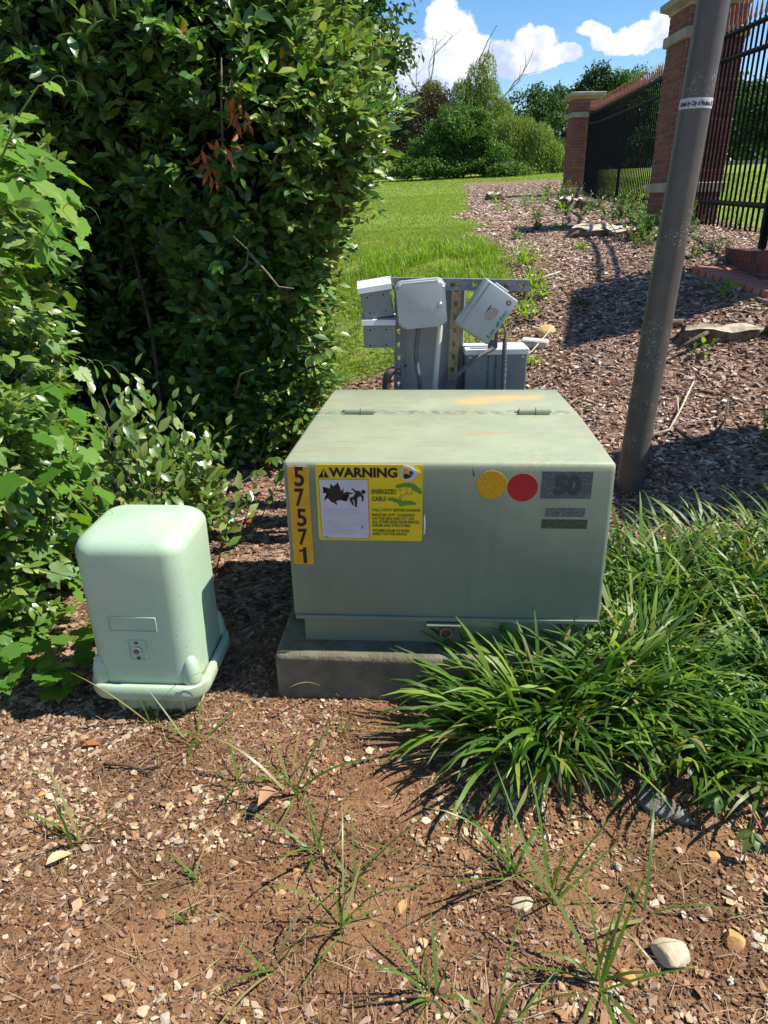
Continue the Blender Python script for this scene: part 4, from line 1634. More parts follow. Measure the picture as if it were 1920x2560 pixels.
def tilted_controller():
    root = tilted('sprinkler_controller', 'pale grey sprinkler controller tilted steeply, with green lettering, right side of the rack', 'controller', (.411, 2.83, .997), math.radians(34.5))
    w, h = .150, .200
    bm = bmesh.new()
    bmesh.ops.create_cube(bm, size=1)
    for v in bm.verts:
        v.co = (v.co.x * w, v.co.y * .075 + .012, v.co.z * h)
    bmesh.ops.bevel(bm, geom=list(bm.edges), offset=.007, segments=3, profile=.5, affect='EDGES')
    bm_obj('case', bm, M['blue_grey_paint'], root, auto=40)
    MB().box((-w / 2 + .017, -.0262, 0), (.007, .003, h - .012), bev=.001).build('door_groove', M['panel_grey'], root)
    MB().box((-.004, .008, h / 2 + .004), (.06, .02, .008), bev=.002).build('mounting_tab', M['pale_paint'], root)
    MB().box((-.012, .012, -h / 2 - .002), (.11, .05, .004), bev=.001).build('bottom_plate', M['stone_tan'], root)
    MB().lathe([(.0105, 0), (.0105, .003), (.008, .004)], 20, (.046, -.0256, .074), 'Y').build('door_lock', M['conduit_grey'], root)
    MB().lathe([(.0045, .0042), (.0045, .0048)], 12, (.046, -.0256, .074), 'Y').build('lock_face', M['steel'], root)
    # remains of a torn label
    t = [(-.006, .034), (.004, .026), (.012, .030), (.034, .030), (.036, .012), (.030, -.012), (.016, -.026), (.0, -.022), (-.008, -.004), (-.002, .014)]
    poly_print([t], 'torn_label', 'worn_label', root, .0262)
    # green name, reads up the right-hand side
    def up_text(s, a, b, c, d, name):
        V, F = text_mesh(s, .1, .0035, slant=.25)
        a0, a1, b0, b1 = V[:, 0].min(), V[:, 0].max(), V[:, 1].min(), V[:, 1].max()
        L = a + (V[:, 0] - a0) / (a1 - a0) * (b - a)
        Hh = c + (V[:, 1] - b0) / (b1 - b0) * (d - c)
        b_ = MB().add(np.stack([-Hh, np.full(len(L), -.0262), L], 1), F)
        b_.build(name, M['print_green2'], root)
    xr = -(w / 2 - .010)
    up_text('R', -.078, -.066, xr, xr + .015, 'lettering')
    up_text('AIN', -.065, -.034, xr, xr + .0115, 'lettering')
    up_text('B', .004, .016, xr, xr + .015, 'lettering')
    up_text('IRD', .017, .046, xr, xr + .0115, 'lettering')
    X = -xr - .006
    bird = [[(X + .008, -.026), (X - .004, -.020), (X + .002, -.012)], [(X + .010, -.016), (X - .008, -.012), (X - .002, -.004)], [(X + .004, -.006), (X - .010, -.002), (X - .001, .0)], [(X + .006, -.024), (X + .001, -.004), (X - .003, -.006), (X + .001, -.024)]]
    poly_print(bird, 'bird_emblem', 'print_green2', root, .0262)


M['print_green2'] = plain('print_green2', (.01, .20, .055), .45, .4)
M['worn_label'] = worn_sticker('worn_label', (.30, .25, .24), (.44, .42, .42), .58)
tilted_controller()


def pipe(name, label, pts, r, mat, cat='conduit', ribs=False, group=None):
    P = np.array(pts, dtype=float)
    t = np.linspace(0, 1, len(P))
    k = 14 * (len(P) - 1)
    tt = np.linspace(0, 1, k)
    # smooth interpolation (Catmull-Rom)
    out = []
    for q in tt:
        i = min(int(q * (len(P) - 1)), len(P) - 2)
        f = q * (len(P) - 1) - i
        p0, p1, p2, p3 = P[max(i - 1, 0)], P[i], P[i + 1], P[min(i + 2, len(P) - 1)]
        out.append(.5 * ((2 * p1) + (-p0 + p2) * f + (2 * p0 - 5 * p1 + 4 * p2 - p3) * f * f + (-p0 + 3 * p1 - 3 * p2 + p3) * f ** 3))
    rad = np.full(k, r) if np.isscalar(r) else np.interp(tt, t, r)
    if ribs:
        K = 160
        idx = np.linspace(0, k - 1, K)
        out = np.array([np.interp(idx, np.arange(k), np.array(out)[:, a]) for a in range(3)]).T
        rad = np.interp(idx, np.arange(k), rad) * (1 + .07 * np.cos(np.arange(K) * math.pi))
    o = MB().tube(out, rad, 12).build(name, M[mat], smooth=not ribs)
    return tag(o, label, cat, group)


pipe('flexible_conduit', 'dark grey flexible conduit dropping from the round-cornered controller', [(.151, 2.88, .96), (.149, 2.86, .93), (.139, 2.86, .847), (.144, 2.86, .775), (.156, 2.86, .69), (.165, 2.87, .4), (.165, 2.87, -.05)], .0092, 'conduit_grey', group='dark conduits on the rack')
pipe('plastic_pipe', 'white plastic pipe running down from the round-cornered controller', [(.236, 2.885, .97), (.235, 2.875, .938), (.219, 2.87, .702), (.205, 2.87, .4), (.19, 2.87, -.05)], .0115, 'white_pipe', 'pipe')
pipe('flexible_conduit', 'thin upright dark conduit in front of the low cabinet, right of the tilted controller', [(.474, 2.862, .965), (.482, 2.86, .946), (.494, 2.858, .915), (.494, 2.858, .89), (.493, 2.858, .86), (.496, 2.858, .70), (.498, 2.86, -.05)], [.0042, .0045, .0048, .0055, .0095, .0102, .0102], 'conduit_grey', ribs=True, group='dark conduits on the rack')
pipe('flexible_conduit', 'ribbed dark conduit sloping from the short upright across the low cabinet', [(.458, 2.868, .856), (.446, 2.86, .848), (.378, 2.84, .815), (.31, 2.835, .755), (.262, 2.83, .70), (.20, 2.83, .58), (.17, 2.84, .3), (.17, 2.85, -.05)], [.007, .0085, .0085, .0085, .009, .009, .009, .009], 'conduit_grey', ribs=True, group='dark conduits on the rack')
pipe('elbow_pipe', 'olive brown pipe elbow at the left foot of the rack', [(.085, 2.96, .742), (.055, 2.955, .745), (.034, 2.95, .738), (.022, 2.95, .712), (.019, 2.95, .66), (.019, 2.95, .3), (.019, 2.95, -.05)], [.0175, .0175, .0185, .0185, .0175, .0165, .0165], 'olive_pipe', 'pipe')


# ------------------------------------------------------------------ leafy growth
def unit(n):
    return norm(RG.normal(size=(n, 3)))


def leaf_set(root, tpl, T, R, S, mat, name='leaf', keep=300, score=None, rest='foliage'):
    """the KEEP leaves with the best score become parts of their own, the others one stuff part"""
    T = np.asarray(T)
    S = np.asarray(S)
    n = len(T)
    if score is None:
        d = np.linalg.norm(T - np.array([0, 0, 1.4]), axis=1)
        score = S / d * np.abs(np.einsum('ni,ni->n', R[:, :, 2], norm(np.array([0, 0, 1.4]) - T)))
    order = np.argsort(-score)
    single, other = order[:keep], order[keep:]
    ox = np.array(root.location)
    me = raw_mesh(name, tpl[0], tpl[1], mat, smooth=True)
    for i in single:
        m4 = Matrix.Identity(4)
        for a in range(3):
            for b in range(3):
                m4[a][b] = R[i][a][b]
        o = put(name, me, root)
        loc = T[i] - ox
        o.location = loc
        o.rotation_euler = m4.to_euler()
        o.scale = (S[i],) * 3
    if len(other):
        V, F = scatter(tpl, T[other] - ox, R[other], S[other])
        o = put(rest, raw_mesh(rest, V, F, mat, smooth=True), root)
        o['kind'] = 'stuff'


def sprigs(P, D, N, length, nleaf, lsize, curve=.35, spread=1.0):
    """shoots from points P along D (outward N): stems and alternate leaves"""
    n = len(P)
    up = np.array([0, 0, 1.0])
    L = np.asarray(length)[:, None]
    T, Y, Z, S, stems = [], [], [], [], []
    pts = []
    for k in range(nleaf + 1):
        t = k / nleaf
        q = P + D * L * t + up * (curve * L * (t - t * t * 1.1))
        pts.append(q)
        if k == 0:
            continue
        side = norm(np.cross(D, up) + 1e-6)
        sgn = 1 if k % 2 else -1
        ang = RG.normal(0, .45, (n, 1))
        w = 1 - .65 * t
        y = norm(D * (.35 + .75 * t) + side * sgn * spread * w * np.cos(ang) + np.cross(D, side) * np.sin(ang) * spread * .8 + RG.normal(0, .22, (n, 3)) + up * .05)
        z = norm(up * .75 + N * .55 + RG.normal(0, .38, (n, 3)))
        T.append(q)
        Y.append(y)
        Z.append(z)
        S.append(lsize * RG.uniform(.62, 1.15, n) * (1 - .35 * (t > .85)))
    return np.concatenate(T), frames(np.concatenate(Y), np.concatenate(Z)), np.concatenate(S), np.stack(pts, 1)


def stem_tubes(paths, r, n=4):
    b = MB()
    for p in paths:
        b.tube(p, np.linspace(r, r * .5, len(p)), n, cap=False)
    return b


XR_Z = [0, .4, .75, 1.1, 1.3, 1.41, 1.6, 1.75, 2.05, 2.3, 2.8, 3.3]
XR_X = [-.38, -.36, -.34, -.31, -.23, -.15, -.03, -.02, -.13, -.26, -.40, -.58]


def hedge_surface(s, z, big=True):
    """plan outline of the tall hedge: s in 0..1 along the front, round the right end and back"""
    xr = np.interp(z, XR_Z, XR_X)
    yf = 3.72 + .12 * np.sin(z * 2.3 + 1)
    X0 = -2.3
    # front: s<.52, corner: .52-.8, back side: .8-1
    a = np.clip(s / .52, 0, 1)
    xf = X0 + (xr - .34 - X0) * a
    th = np.clip((s - .52) / .28, 0, 1) * math.pi / 2
    xc = xr - .34 + .34 * np.sin(th)
    yc = yf + .42 - .42 * np.cos(th)
    bk = np.clip((s - .8) / .2, 0, 1)
    x = np.where(s < .52, xf, xc) - bk * .30
    y = np.where(s < .52, yf, yc) + bk * .9
    nx = np.where(s < .52, 0, np.sin(th)) + bk * .25
    ny = np.where(s < .52, -1, -np.cos(th)) + bk * .25
    N = norm(np.stack([nx, ny, np.full_like(nx, .0) + .12], 1))
    # lumps, and the deep dark hollow behind the left-hand growth
    lump = (fbm(s * 9, z * 2.4, 41) - .5) * .34
    hollow = .62 * np.exp(-((x + 1.38) / .30) ** 2) * np.clip((1.75 - z) / .5, 0, 1)
    under = .10 * np.clip((.3 - z) / .3, 0, 1)
    P = np.stack([x, y, z], 1) + N * (lump - hollow - under)[:, None]
    return P, N


def main_hedge():
    root = thing('hedge', 'tall dense dark green hedge with leathery leaves, sunlit along its right edge', 'hedge', (-1.1, 4.0, 0))
    n = 2100
    z = RG.uniform(.03, 3.25, n)
    s = RG.uniform(.10, 1.0, n)
    P, N = hedge_surface(s, z)
    P[:, 2] += G(P[:, 0], P[:, 1]) * np.clip(1 - z / 1.5, 0, 1)
    P = P - N * RG.uniform(.02, .16, (n, 1))
    D = norm(N * RG.uniform(.5, 1.2, (n, 1)) + RG.normal(0, .5, (n, 3)) + np.array([0, 0, .35]))
    T, R, S, pts = sprigs(P, D, N, RG.uniform(.11, .27, n), 9, .092)
    # long shoots leaving the right edge
    m = 120
    z2 = np.concatenate([RG.uniform(1.1, 2.1, 70), RG.uniform(.1, 3.0, m - 70)])
    s2 = RG.uniform(.62, .9, m)
    P2_, N2 = hedge_surface(s2, z2)
    P2_[:, 2] += G(P2_[:, 0], P2_[:, 1]) * np.clip(1 - z2 / 1.5, 0, 1)
    D2 = norm(N2 + RG.normal(0, .35, (m, 3)) + np.array([.1, 0, .25]))
    Tb, Rb, Sb, pts2 = sprigs(P2_ - N2 * .05, D2, N2, RG.uniform(.16, .30, m), 10, .064, .1)
    q4 = 260
    z4, s4 = RG.uniform(.1, 3.0, q4), RG.uniform(.28, .66, q4)
    P4, N4 = hedge_surface(s4, z4)
    D4 = norm(N4 * .8 + RG.normal(0, .45, (q4, 3)) + np.array([.25, -.1, .3]))
    T4, R4, S4, _p4 = sprigs(P4, D4, N4, RG.uniform(.14, .30, q4), 8, .088, .15)
    Tb, Rb, Sb = np.concatenate([Tb, T4]), np.concatenate([Rb, R4]), np.concatenate([Sb, S4])
    # low shoots at the sunny foot of the right end
    q3 = 130
    z3, s3 = RG.uniform(.02, .55, q3), RG.uniform(.50, .88, q3)
    P3, N3 = hedge_surface(s3, z3)
    P3[:, 2] += G(P3[:, 0], P3[:, 1]) * .9
    D3 = norm(N3 + RG.normal(0, .4, (q3, 3)) + np.array([.2, -.2, .2]))
    Tc, Rc, Sc, _p3 = sprigs(P3, D3, N3, RG.uniform(.10, .22, q3), 8, .066, .1)
    Tb, Rb, Sb = np.concatenate([Tb, Tc]), np.concatenate([Rb, Rc]), np.concatenate([Sb, Sc])
    # inner leaves fill the depth
    k = 9000
    zi = RG.uniform(.03, 3.25, k)
    si = RG.uniform(.08, 1.0, k)
    Pi, Ni = hedge_surface(si, zi)
    Pi[:, 2] += G(Pi[:, 0], Pi[:, 1]) * np.clip(1 - zi / 1.5, 0, 1)
    Pi = Pi - Ni * RG.uniform(.10, .34, (k, 1))
    Ri = frames(unit(k) + Ni * .4 - np.array([0, 0, .2]), unit(k) * .6 + Ni + np.array([0, 0, .7]))
    Si = RG.uniform(.04, .068, k)
    Ta, Ra, Sa = np.concatenate([T, Tb]), np.concatenate([R, Rb]), np.concatenate([S, Sb])
    kind = RG.random(len(Ta))
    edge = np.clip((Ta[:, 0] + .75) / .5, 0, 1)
    paler = kind < .05 + .52 * edge ** 1.4
    leaf_set(root, LEAF, Ta[~paler], Ra[~paler], Sa[~paler], M['hedge_leaf'], keep=190)
    leaf_set(root, LEAF, Ta[paler], Ra[paler], Sa[paler], M['hedge_sunlit'], keep=90, name='pale_leaf', rest='pale_foliage')
    V, F = scatter(LEAF_S, Pi - np.array(root.location), Ri, Si)
    put('inner_foliage', raw_mesh('inner_foliage', V, F, M['hedge_leaf']), root)['kind'] = 'stuff'
    # dead spray hanging in the front
    q = 34
    hang = np.array([(-.60, 3.44, 1.80), (-.66, 3.43, 1.62), (-.74, 3.45, 1.60)])[RG.choice(3, q, p=[.5, .25, .25])]
    Pd = hang + RG.normal(0, 1, (q, 3)) * np.array([.030, .025, .055])
    Rd = frames(RG.normal(0, .45, (q, 3)) + np.array([0, -.1, -1]), RG.normal(0, .6, (q, 3)) + np.array([.6, -.7, .3]))
    leaf_set(root, leaf_tpl(3, .30, .3, .35, .02), Pd, Rd, RG.uniform(.05, .09, q), M['brown_leaf'], 'dead_leaf', 40)
    lone = np.array([(-.245, 3.98, 1.12), (-.262, 3.97, 1.20), (-.40, 3.62, 2.02), (-.78, 3.42, 2.0)])
    leaf_set(root, LEAF, lone, frames(np.array([(.1, -.1, -1), (.8, -.2, .3), (-.2, -.3, -1), (.2, -.4, .8)]), np.array([(.6, -.8, .2)] * 4)), np.array([.10, .07, .06, .08]), M['autumn_leaf'], 'yellowing_leaf', 10)
    # stems
    st = stem_tubes([p - np.array(root.location) for p in np.concatenate([pts[:700, ::3], pts2[:, ::3]])], .0022)
    put('twigs', st.mesh('twigs', M['twig']), root)['kind'] = 'stuff'
    for i in range(6):
        x0 = -1.3 + i * .17
        y0 = 4.12 + random.uniform(-.08, .1)
        pth = [(x0, y0, g1(x0, y0) - .03)]
        for k_ in range(6):
            pth.append((x0 + random.uniform(-.05, .06) * (k_ + 1), y0 + random.uniform(-.05, .05), .3 + k_ * .42))
        MB().tube([np.array(p) - np.array(root.location) for p in pth], np.linspace(.016, .006, 7), 7).build('branch', M['bark'], root, smooth=True)
    br = [[(-.72, 3.62, 1.05), (-.62, 3.50, 1.13), (-.60, 3.46, 1.20), (-.66, 3.44, 1.26)], [(-.60, 3.47, 1.19), (-.52, 3.45, 1.10), (-.47, 3.43, 1.04), (-.40, 3.44, 1.03)], [(-.7, 3.6, 1.6), (-.67, 3.5, 1.75), (-.64, 3.45, 1.95)], [(-.75, 3.6, .5), (-.7, 3.5, .62), (-.62, 3.42, .66)]]
    for p in br:
        MB().tube([np.array(q) - np.array(root.location) for q in p], np.linspace(.007, .003, len(p)), 6).build('branch', M['dead_wood'], root, smooth=True)
    # dark sheet painting the wood and shade in the heart of the hedge
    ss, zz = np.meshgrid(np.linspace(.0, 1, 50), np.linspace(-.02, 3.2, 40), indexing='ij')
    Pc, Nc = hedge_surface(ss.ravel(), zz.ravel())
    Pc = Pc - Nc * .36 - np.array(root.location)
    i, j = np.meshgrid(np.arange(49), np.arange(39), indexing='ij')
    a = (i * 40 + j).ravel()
    put('dark_core', raw_mesh('dark_core', Pc, [np.stack([a, a + 40, a + 41, a + 1], 1)], M['inner_shade'], smooth=True), root)['kind'] = 'stuff'


main_hedge()

X2_Z = [0, .3, .66, 1.09, 1.35, 1.5, 1.62, 1.72]
X2_X = [-1.22, -1.19, -1.17, -1.12, -1.10, -1.10, -1.12, -1.18]


def vine_surface(s, z):
    xr = np.interp(z, X2_Z, X2_X)
    yf = 1.86 + .06 * np.sin(z * 4)
    a = np.clip(s / .45, 0, 1)
    th = np.clip((s - .45) / .25, 0, 1) * math.pi / 2
    bk = np.clip((s - .7) / .3, 0, 1)
    x = np.where(s < .45, -2.0 + (xr - .22 + 2.0) * a, xr - .22 + .22 * np.sin(th)) - bk * .12
    y = np.where(s < .45, yf, yf + .24 - .24 * np.cos(th)) + bk * .65
    N = norm(np.stack([np.where(s < .45, 0, np.sin(th)), np.where(s < .45, -1, -np.cos(th)), np.full_like(x, .15)], 1))
    lump = (fbm(s * 8, z * 3.2, 77) - .5) * .22
    return np.stack([x, y, z], 1) + N * lump[:, None], N


def top_cover(n):
    x = RG.uniform(-2.0, -1.1, n)
    y = RG.uniform(1.85, 2.75, n)
    return np.stack([x, y, 1.50 + (fbm(x * 4, y * 4, 8) - .5) * .3], 1), np.tile([0.1, -.05, 1.0], (n, 1))


def left_growth():
    root = thing('hedge', 'nearer hedge end at the left edge, glossy pale leaves overgrown by a vine', 'hedge', (-1.4, 2.2, 0))
    n = 1150
    z = RG.uniform(.04, 1.56, n)
    s = RG.uniform(.12, 1.0, n)
    P, N = vine_surface(s, z)
    Pt, Nt = top_cover(220)
    P, N = np.concatenate([P, Pt]), np.concatenate([N, Nt])
    n = len(P)
    P = P - N * RG.uniform(-.02, .10, (n, 1))
    D = norm(N * RG.uniform(.4, 1.0, (n, 1)) + RG.normal(0, .45, (n, 3)) + np.array([.1, -.1, .1]))
    T, R, S, pts = sprigs(P, D, N, RG.uniform(.08, .17, n), 8, .062, .2)
    leaf_set(root, LEAF_W, T, R, S, M['hedge_pale'], keep=230)
    k = 3500
    zi, si = RG.uniform(.03, 1.62, k), RG.uniform(.08, 1.0, k)
    Pi, Ni = vine_surface(si, zi)
    Pi = Pi - Ni * RG.uniform(.10, .28, (k, 1))
    V, F = scatter(LEAF_S, Pi - np.array(root.location), frames(unit(k) + Ni * .4, unit(k) * .6 + Ni + np.array([0, 0, .7])), RG.uniform(.035, .06, k))
    put('inner_foliage', raw_mesh('inner_foliage', V, F, M['hedge_leaf']), root)['kind'] = 'stuff'
    st = stem_tubes([p - np.array(root.location) for p in pts[:400, ::3]], .002)
    put('twigs', st.mesh('twigs', M['twig']), root)['kind'] = 'stuff'
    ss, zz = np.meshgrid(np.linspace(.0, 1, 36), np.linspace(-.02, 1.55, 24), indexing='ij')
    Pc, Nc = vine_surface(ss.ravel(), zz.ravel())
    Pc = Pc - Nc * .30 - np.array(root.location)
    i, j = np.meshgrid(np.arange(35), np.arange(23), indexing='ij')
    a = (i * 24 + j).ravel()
    put('dark_core', raw_mesh('dark_core', Pc, [np.stack([a, a + 24, a + 25, a + 1], 1)], M['inner_shade'], smooth=True), root)['kind'] = 'stuff'  # dark sheet standing in for the shade inside
    return root


left_growth()


def grape_vine():
    root = thing('wild_grape_vine', 'bright green grape vine with lobed leaves and tendrils over the left hedge end', 'vine', (-1.0, 1.9, 0))
    o = np.array(root.location)
    T, Y, Z, S = [], [], [], []
    # crown of the vine, right flank, and the foot spreading on the soil
    def flank(n, z0, z1, s0, s1, lift, size):
        z = RG.uniform(z0, z1, n)
        P, N = vine_surface(RG.uniform(s0, s1, n), z)
        P = P + N * RG.uniform(lift * .2, lift, (n, 1))
        T.append(P)
        Y.append(N * .45 + np.array([.15, -.15, -.65]) + RG.normal(0, .55, (n, 3)))
        Z.append(N * .7 + np.array([.25, -.1, .65]) + RG.normal(0, .42, (n, 3)))
        S.append(RG.uniform(.6, 1.15, n) * size)
    flank(110, 1.20, 1.58, .30, 1.0, .17, .085)
    flank(26, .85, 1.28, .45, 1.0, .10, .068)
    flank(95, .30, .85, .25, 1.0, .16, .082)
    flank(60, .05, .4, .25, .9, .14, .072)
    Pt, Nt = top_cover(45)
    T.append(Pt + np.array([0, 0, .03]))
    Y.append(RG.normal(0, .6, (45, 3)) + np.array([.3, -.3, -.2]))
    Z.append(Nt + RG.normal(0, .25, (45, 3)))
    S.append(RG.uniform(.05, .085, 45))
    n = 70
    x = RG.uniform(-1.42, -.95, n)
    y = RG.uniform(1.70, 2.15, n)
    T.append(np.stack([x, y, RG.uniform(.03, .16, n)], 1))
    Y.append(np.stack([RG.normal(0, 1, n), RG.normal(-.4, .8, n), RG.normal(-.1, .15, n)], 1))
    Z.append(np.stack([RG.normal(0, .2, n), RG.normal(-.1, .2, n), np.ones(n)], 1))
    S.append(RG.uniform(.05, .085, n))
    T, Y, Z, S = np.concatenate(T), np.concatenate(Y), np.concatenate(Z), np.concatenate(S)
    leaf_set(root, GRAPE, T, frames(Y, Z), S, M['grape_leaf'], keep=290)
    # runners and tendrils
    def runner(pts, r, nm='stem', leaves=()):
        MB().tube([np.array(p) - o for p in pts], np.linspace(r, r * .5, len(pts)), 6).build(nm, M['green_stem'], root, smooth=True)
    runner([(-1.0, 2.0, 1.45), (-.92, 1.96, 1.52), (-.86, 1.95, 1.60), (-.80, 1.95, 1.66), (-.77, 1.95, 1.665)], .0030)
    runner([(-1.05, 1.95, 1.2), (-.93, 1.95, 1.25), (-.86, 1.96, 1.33), (-.82, 1.96, 1.38)], .0022)
    runner([(-1.02, 1.95, .9), (-.9, 1.93, .95), (-.82, 1.92, .99)], .0022)
    runner([(-1.05, 1.9, .4), (-.93, 1.9, .36), (-.84, 1.88, .28), (-.80, 1.87, .2)], .0022)
    for bx, by, bz, sgn in ((-.80, 1.955, 1.39, 1), (-.80, 1.92, 1.0, 1), (-.83, 1.93, .84, -1), (-.86, 1.95, 1.30, 1), (-.78, 1.95, 1.66, 1), (-.88, 1.9, .62, -1), (-1.0, 1.85, 1.72, 1)):
        pts = []
        for k in range(26):
            t = k / 25
            a = 6.5 * t * t
            pts.append((bx + .085 * t + .016 * t * math.sin(a * 1.3), by - .02 * t, bz + sgn * (.03 * math.sin(3 * t)) + .020 * t * math.cos(a * 1.3) - .03 * t))
        runner(pts, .0011, 'tendril')
    # the young tip leaves on the free shoots
    tips = np.array([(-.775, 1.95, 1.665), (-.86, 1.955, 1.60), (-.80, 1.96, 1.40), (-.82, 1.92, .99), (-.80, 1.87, .2), (-.835, 1.95, 1.45)])
    k = len(tips)
    leaf_set(root, GRAPE, tips, frames(np.array([(.8, -.2, -.5)] * k) + RG.normal(0, .25, (k, 3)), np.array([(.3, -.5, .8)] * k) + RG.normal(0, .2, (k, 3))), RG.uniform(.04, .065, k), M['lawn_tall'], 'young_leaf', 10)


grape_vine()


def young_shrub():
    root = thing('young_shrub', 'small sunlit shrub with pale wavy leaves, standing behind the green pedestal', 'shrub', (-.92, 3.0, 0))
    n = 84
    bx = RG.normal(-.94, .14, n)
    by = RG.normal(2.86, .12, n)
    top = np.clip(.86 - np.abs(bx + .98) * 1.2, .18, .86) * RG.uniform(.45, 1.0, n)
    P = np.stack([bx, by, np.full(n, -.01)], 1)
    D = norm(np.stack([(bx + .92) * 1.2 + RG.normal(0, .12, n), RG.normal(-.1, .12, n), np.ones(n)], 1))
    T, R, S, pts = sprigs(P, D, D * .2 + np.array([.3, -.4, .4]), top, 13, .082, .0, 1.3)
    ok = T[:, 2] > .09
    leaf_set(root, LEAF_W, T[ok], R[ok], S[ok], M['hedge_pale'], keep=180)
    o = np.array(root.location)
    for p in pts[:30]:
        MB().tube(p[::2] - o, np.linspace(.0035, .0015, len(p[::2])), 5).build('stem', M['twig'], root, smooth=True)
    return root


young_shrub()


def five_leaf_creeper(label, base, pts, stem_mat, spots, size, group=None):
    root = thing('creeper', label, 'creeper', base, group=group)
    o = np.array(base)
    MB().tube([np.array(p) - o for p in pts], np.linspace(.0035, .0018, len(pts)), 6).build('stem', M[stem_mat], root, smooth=True)
    T, Y, Z, S = [], [], [], []
    for (x, y, z, head) in spots:
        for k in range(5):
            a = head + (k - 2) * .72
            T.append((x, y, z))
            Y.append((math.cos(a), math.sin(a), -.28 + random.uniform(-.15, .15)))
            Z.append((random.uniform(-.3, .3), random.uniform(-.4, .1), 1))
            S.append(size * (1 - .16 * abs(k - 2)) * random.uniform(.85, 1.1))
    leaf_set(root, LEAF_W, np.array(T), frames(np.array(Y), np.array(Z)), np.array(S), M['creeper_leaf'], 'leaflet', 300)


five_leaf_creeper('five-leaved creeper with a red stem at the lower right edge', (.86, 1.15, 0),
                  [(.87, 1.40, .03), (.86, 1.28, .06), (.862, 1.18, .05), (.875, 1.10, .04), (.89, 1.0, .02)], 'red_stem',
                  [(.79, 1.27, .085, 3.4), (.82, 1.17, .08, 3.9), (.90, 1.20, .07, 5.2), (.86, 1.06, .06, 4.2), (.93, 1.10, .06, 5.5), (.90, 1.33, .07, .3)], .055)
five_leaf_creeper('five-leaved green creeper on the mulch at the foot of the hedge, above the bottle cap', (-.72, 3.35, 0),
                  [(-.86, 3.4, .03), (-.74, 3.36, .09), (-.64, 3.42, .14), (-.56, 3.46, .18)], 'green_stem',
                  [(-.76, 3.34, .09, 4.2), (-.64, 3.40, .15, 4.6), (-.56, 3.45, .20, 5.0), (-.83, 3.26, .06, 4.0), (-.79, 3.18, .05, 4.8)], .075)


# ------------------------------------------------------------------ strap-leaved clumps
def blades(base, az, elev, length, droop, width, seg=6, taper=1.0, strap=0.0):
    n = len(base)
    e = elev.copy()
    p = base.copy()
    Vs = []
    side = np.stack([-np.sin(az), np.cos(az), np.zeros(n)], 1)
    tw = RG.normal(0, .25, n)
    for k in range(seg + 1):
        t = k / seg
        w = width * (1 - t ** (2.2 + 2.2 * strap) * .93 * taper) * (.65 + .35 * min(1, t * 4))
        nrm = np.stack([-np.sin(e) * np.cos(az), -np.sin(e) * np.sin(az), np.cos(e)], 1)
        sd = side * np.cos(tw)[:, None] + nrm * np.sin(tw)[:, None]
        Vs += [p - sd * w[:, None] / 2, p + sd * w[:, None] / 2]
        st = length / seg
        p = p + np.stack([np.cos(e) * np.cos(az), np.cos(e) * np.sin(az), np.sin(e)], 1) * st[:, None]
        e = e - droop / seg * (.4 + 1.2 * t)
    V = np.stack(Vs, 1)
    F = np.array([(2 * k, 2 * k + 1, 2 * k + 3, 2 * k + 2) for k in range(seg)])
    return V, F


def blades_obj(root, V, F, mat, keep, name='blade', rest='foliage', score=None):
    n, k, _ = V.shape
    o = np.array(root.location) if root is not None else np.zeros(3)
    if score is None:
        mid = V[:, k // 2]
        score = -np.linalg.norm(mid - np.array([0, 0, 1.4]), axis=1) + .25 * V[:, :, 2].max(1)
    order = np.argsort(-score)
    for i in order[:keep]:
        put(name, raw_mesh(name, V[i] - V[i, 0], [F], mat, smooth=True), root, tuple(V[i, 0] - o))
    ot = order[keep:]
    if len(ot):
        Fa = (F[None] + (np.arange(len(ot)) * k)[:, None, None]).reshape(-1, 4)
        ob = put(rest, raw_mesh(rest, (V[ot] - o).reshape(-1, 3), [Fa], mat, smooth=True), root)
        ob['kind'] = 'stuff'
        return ob


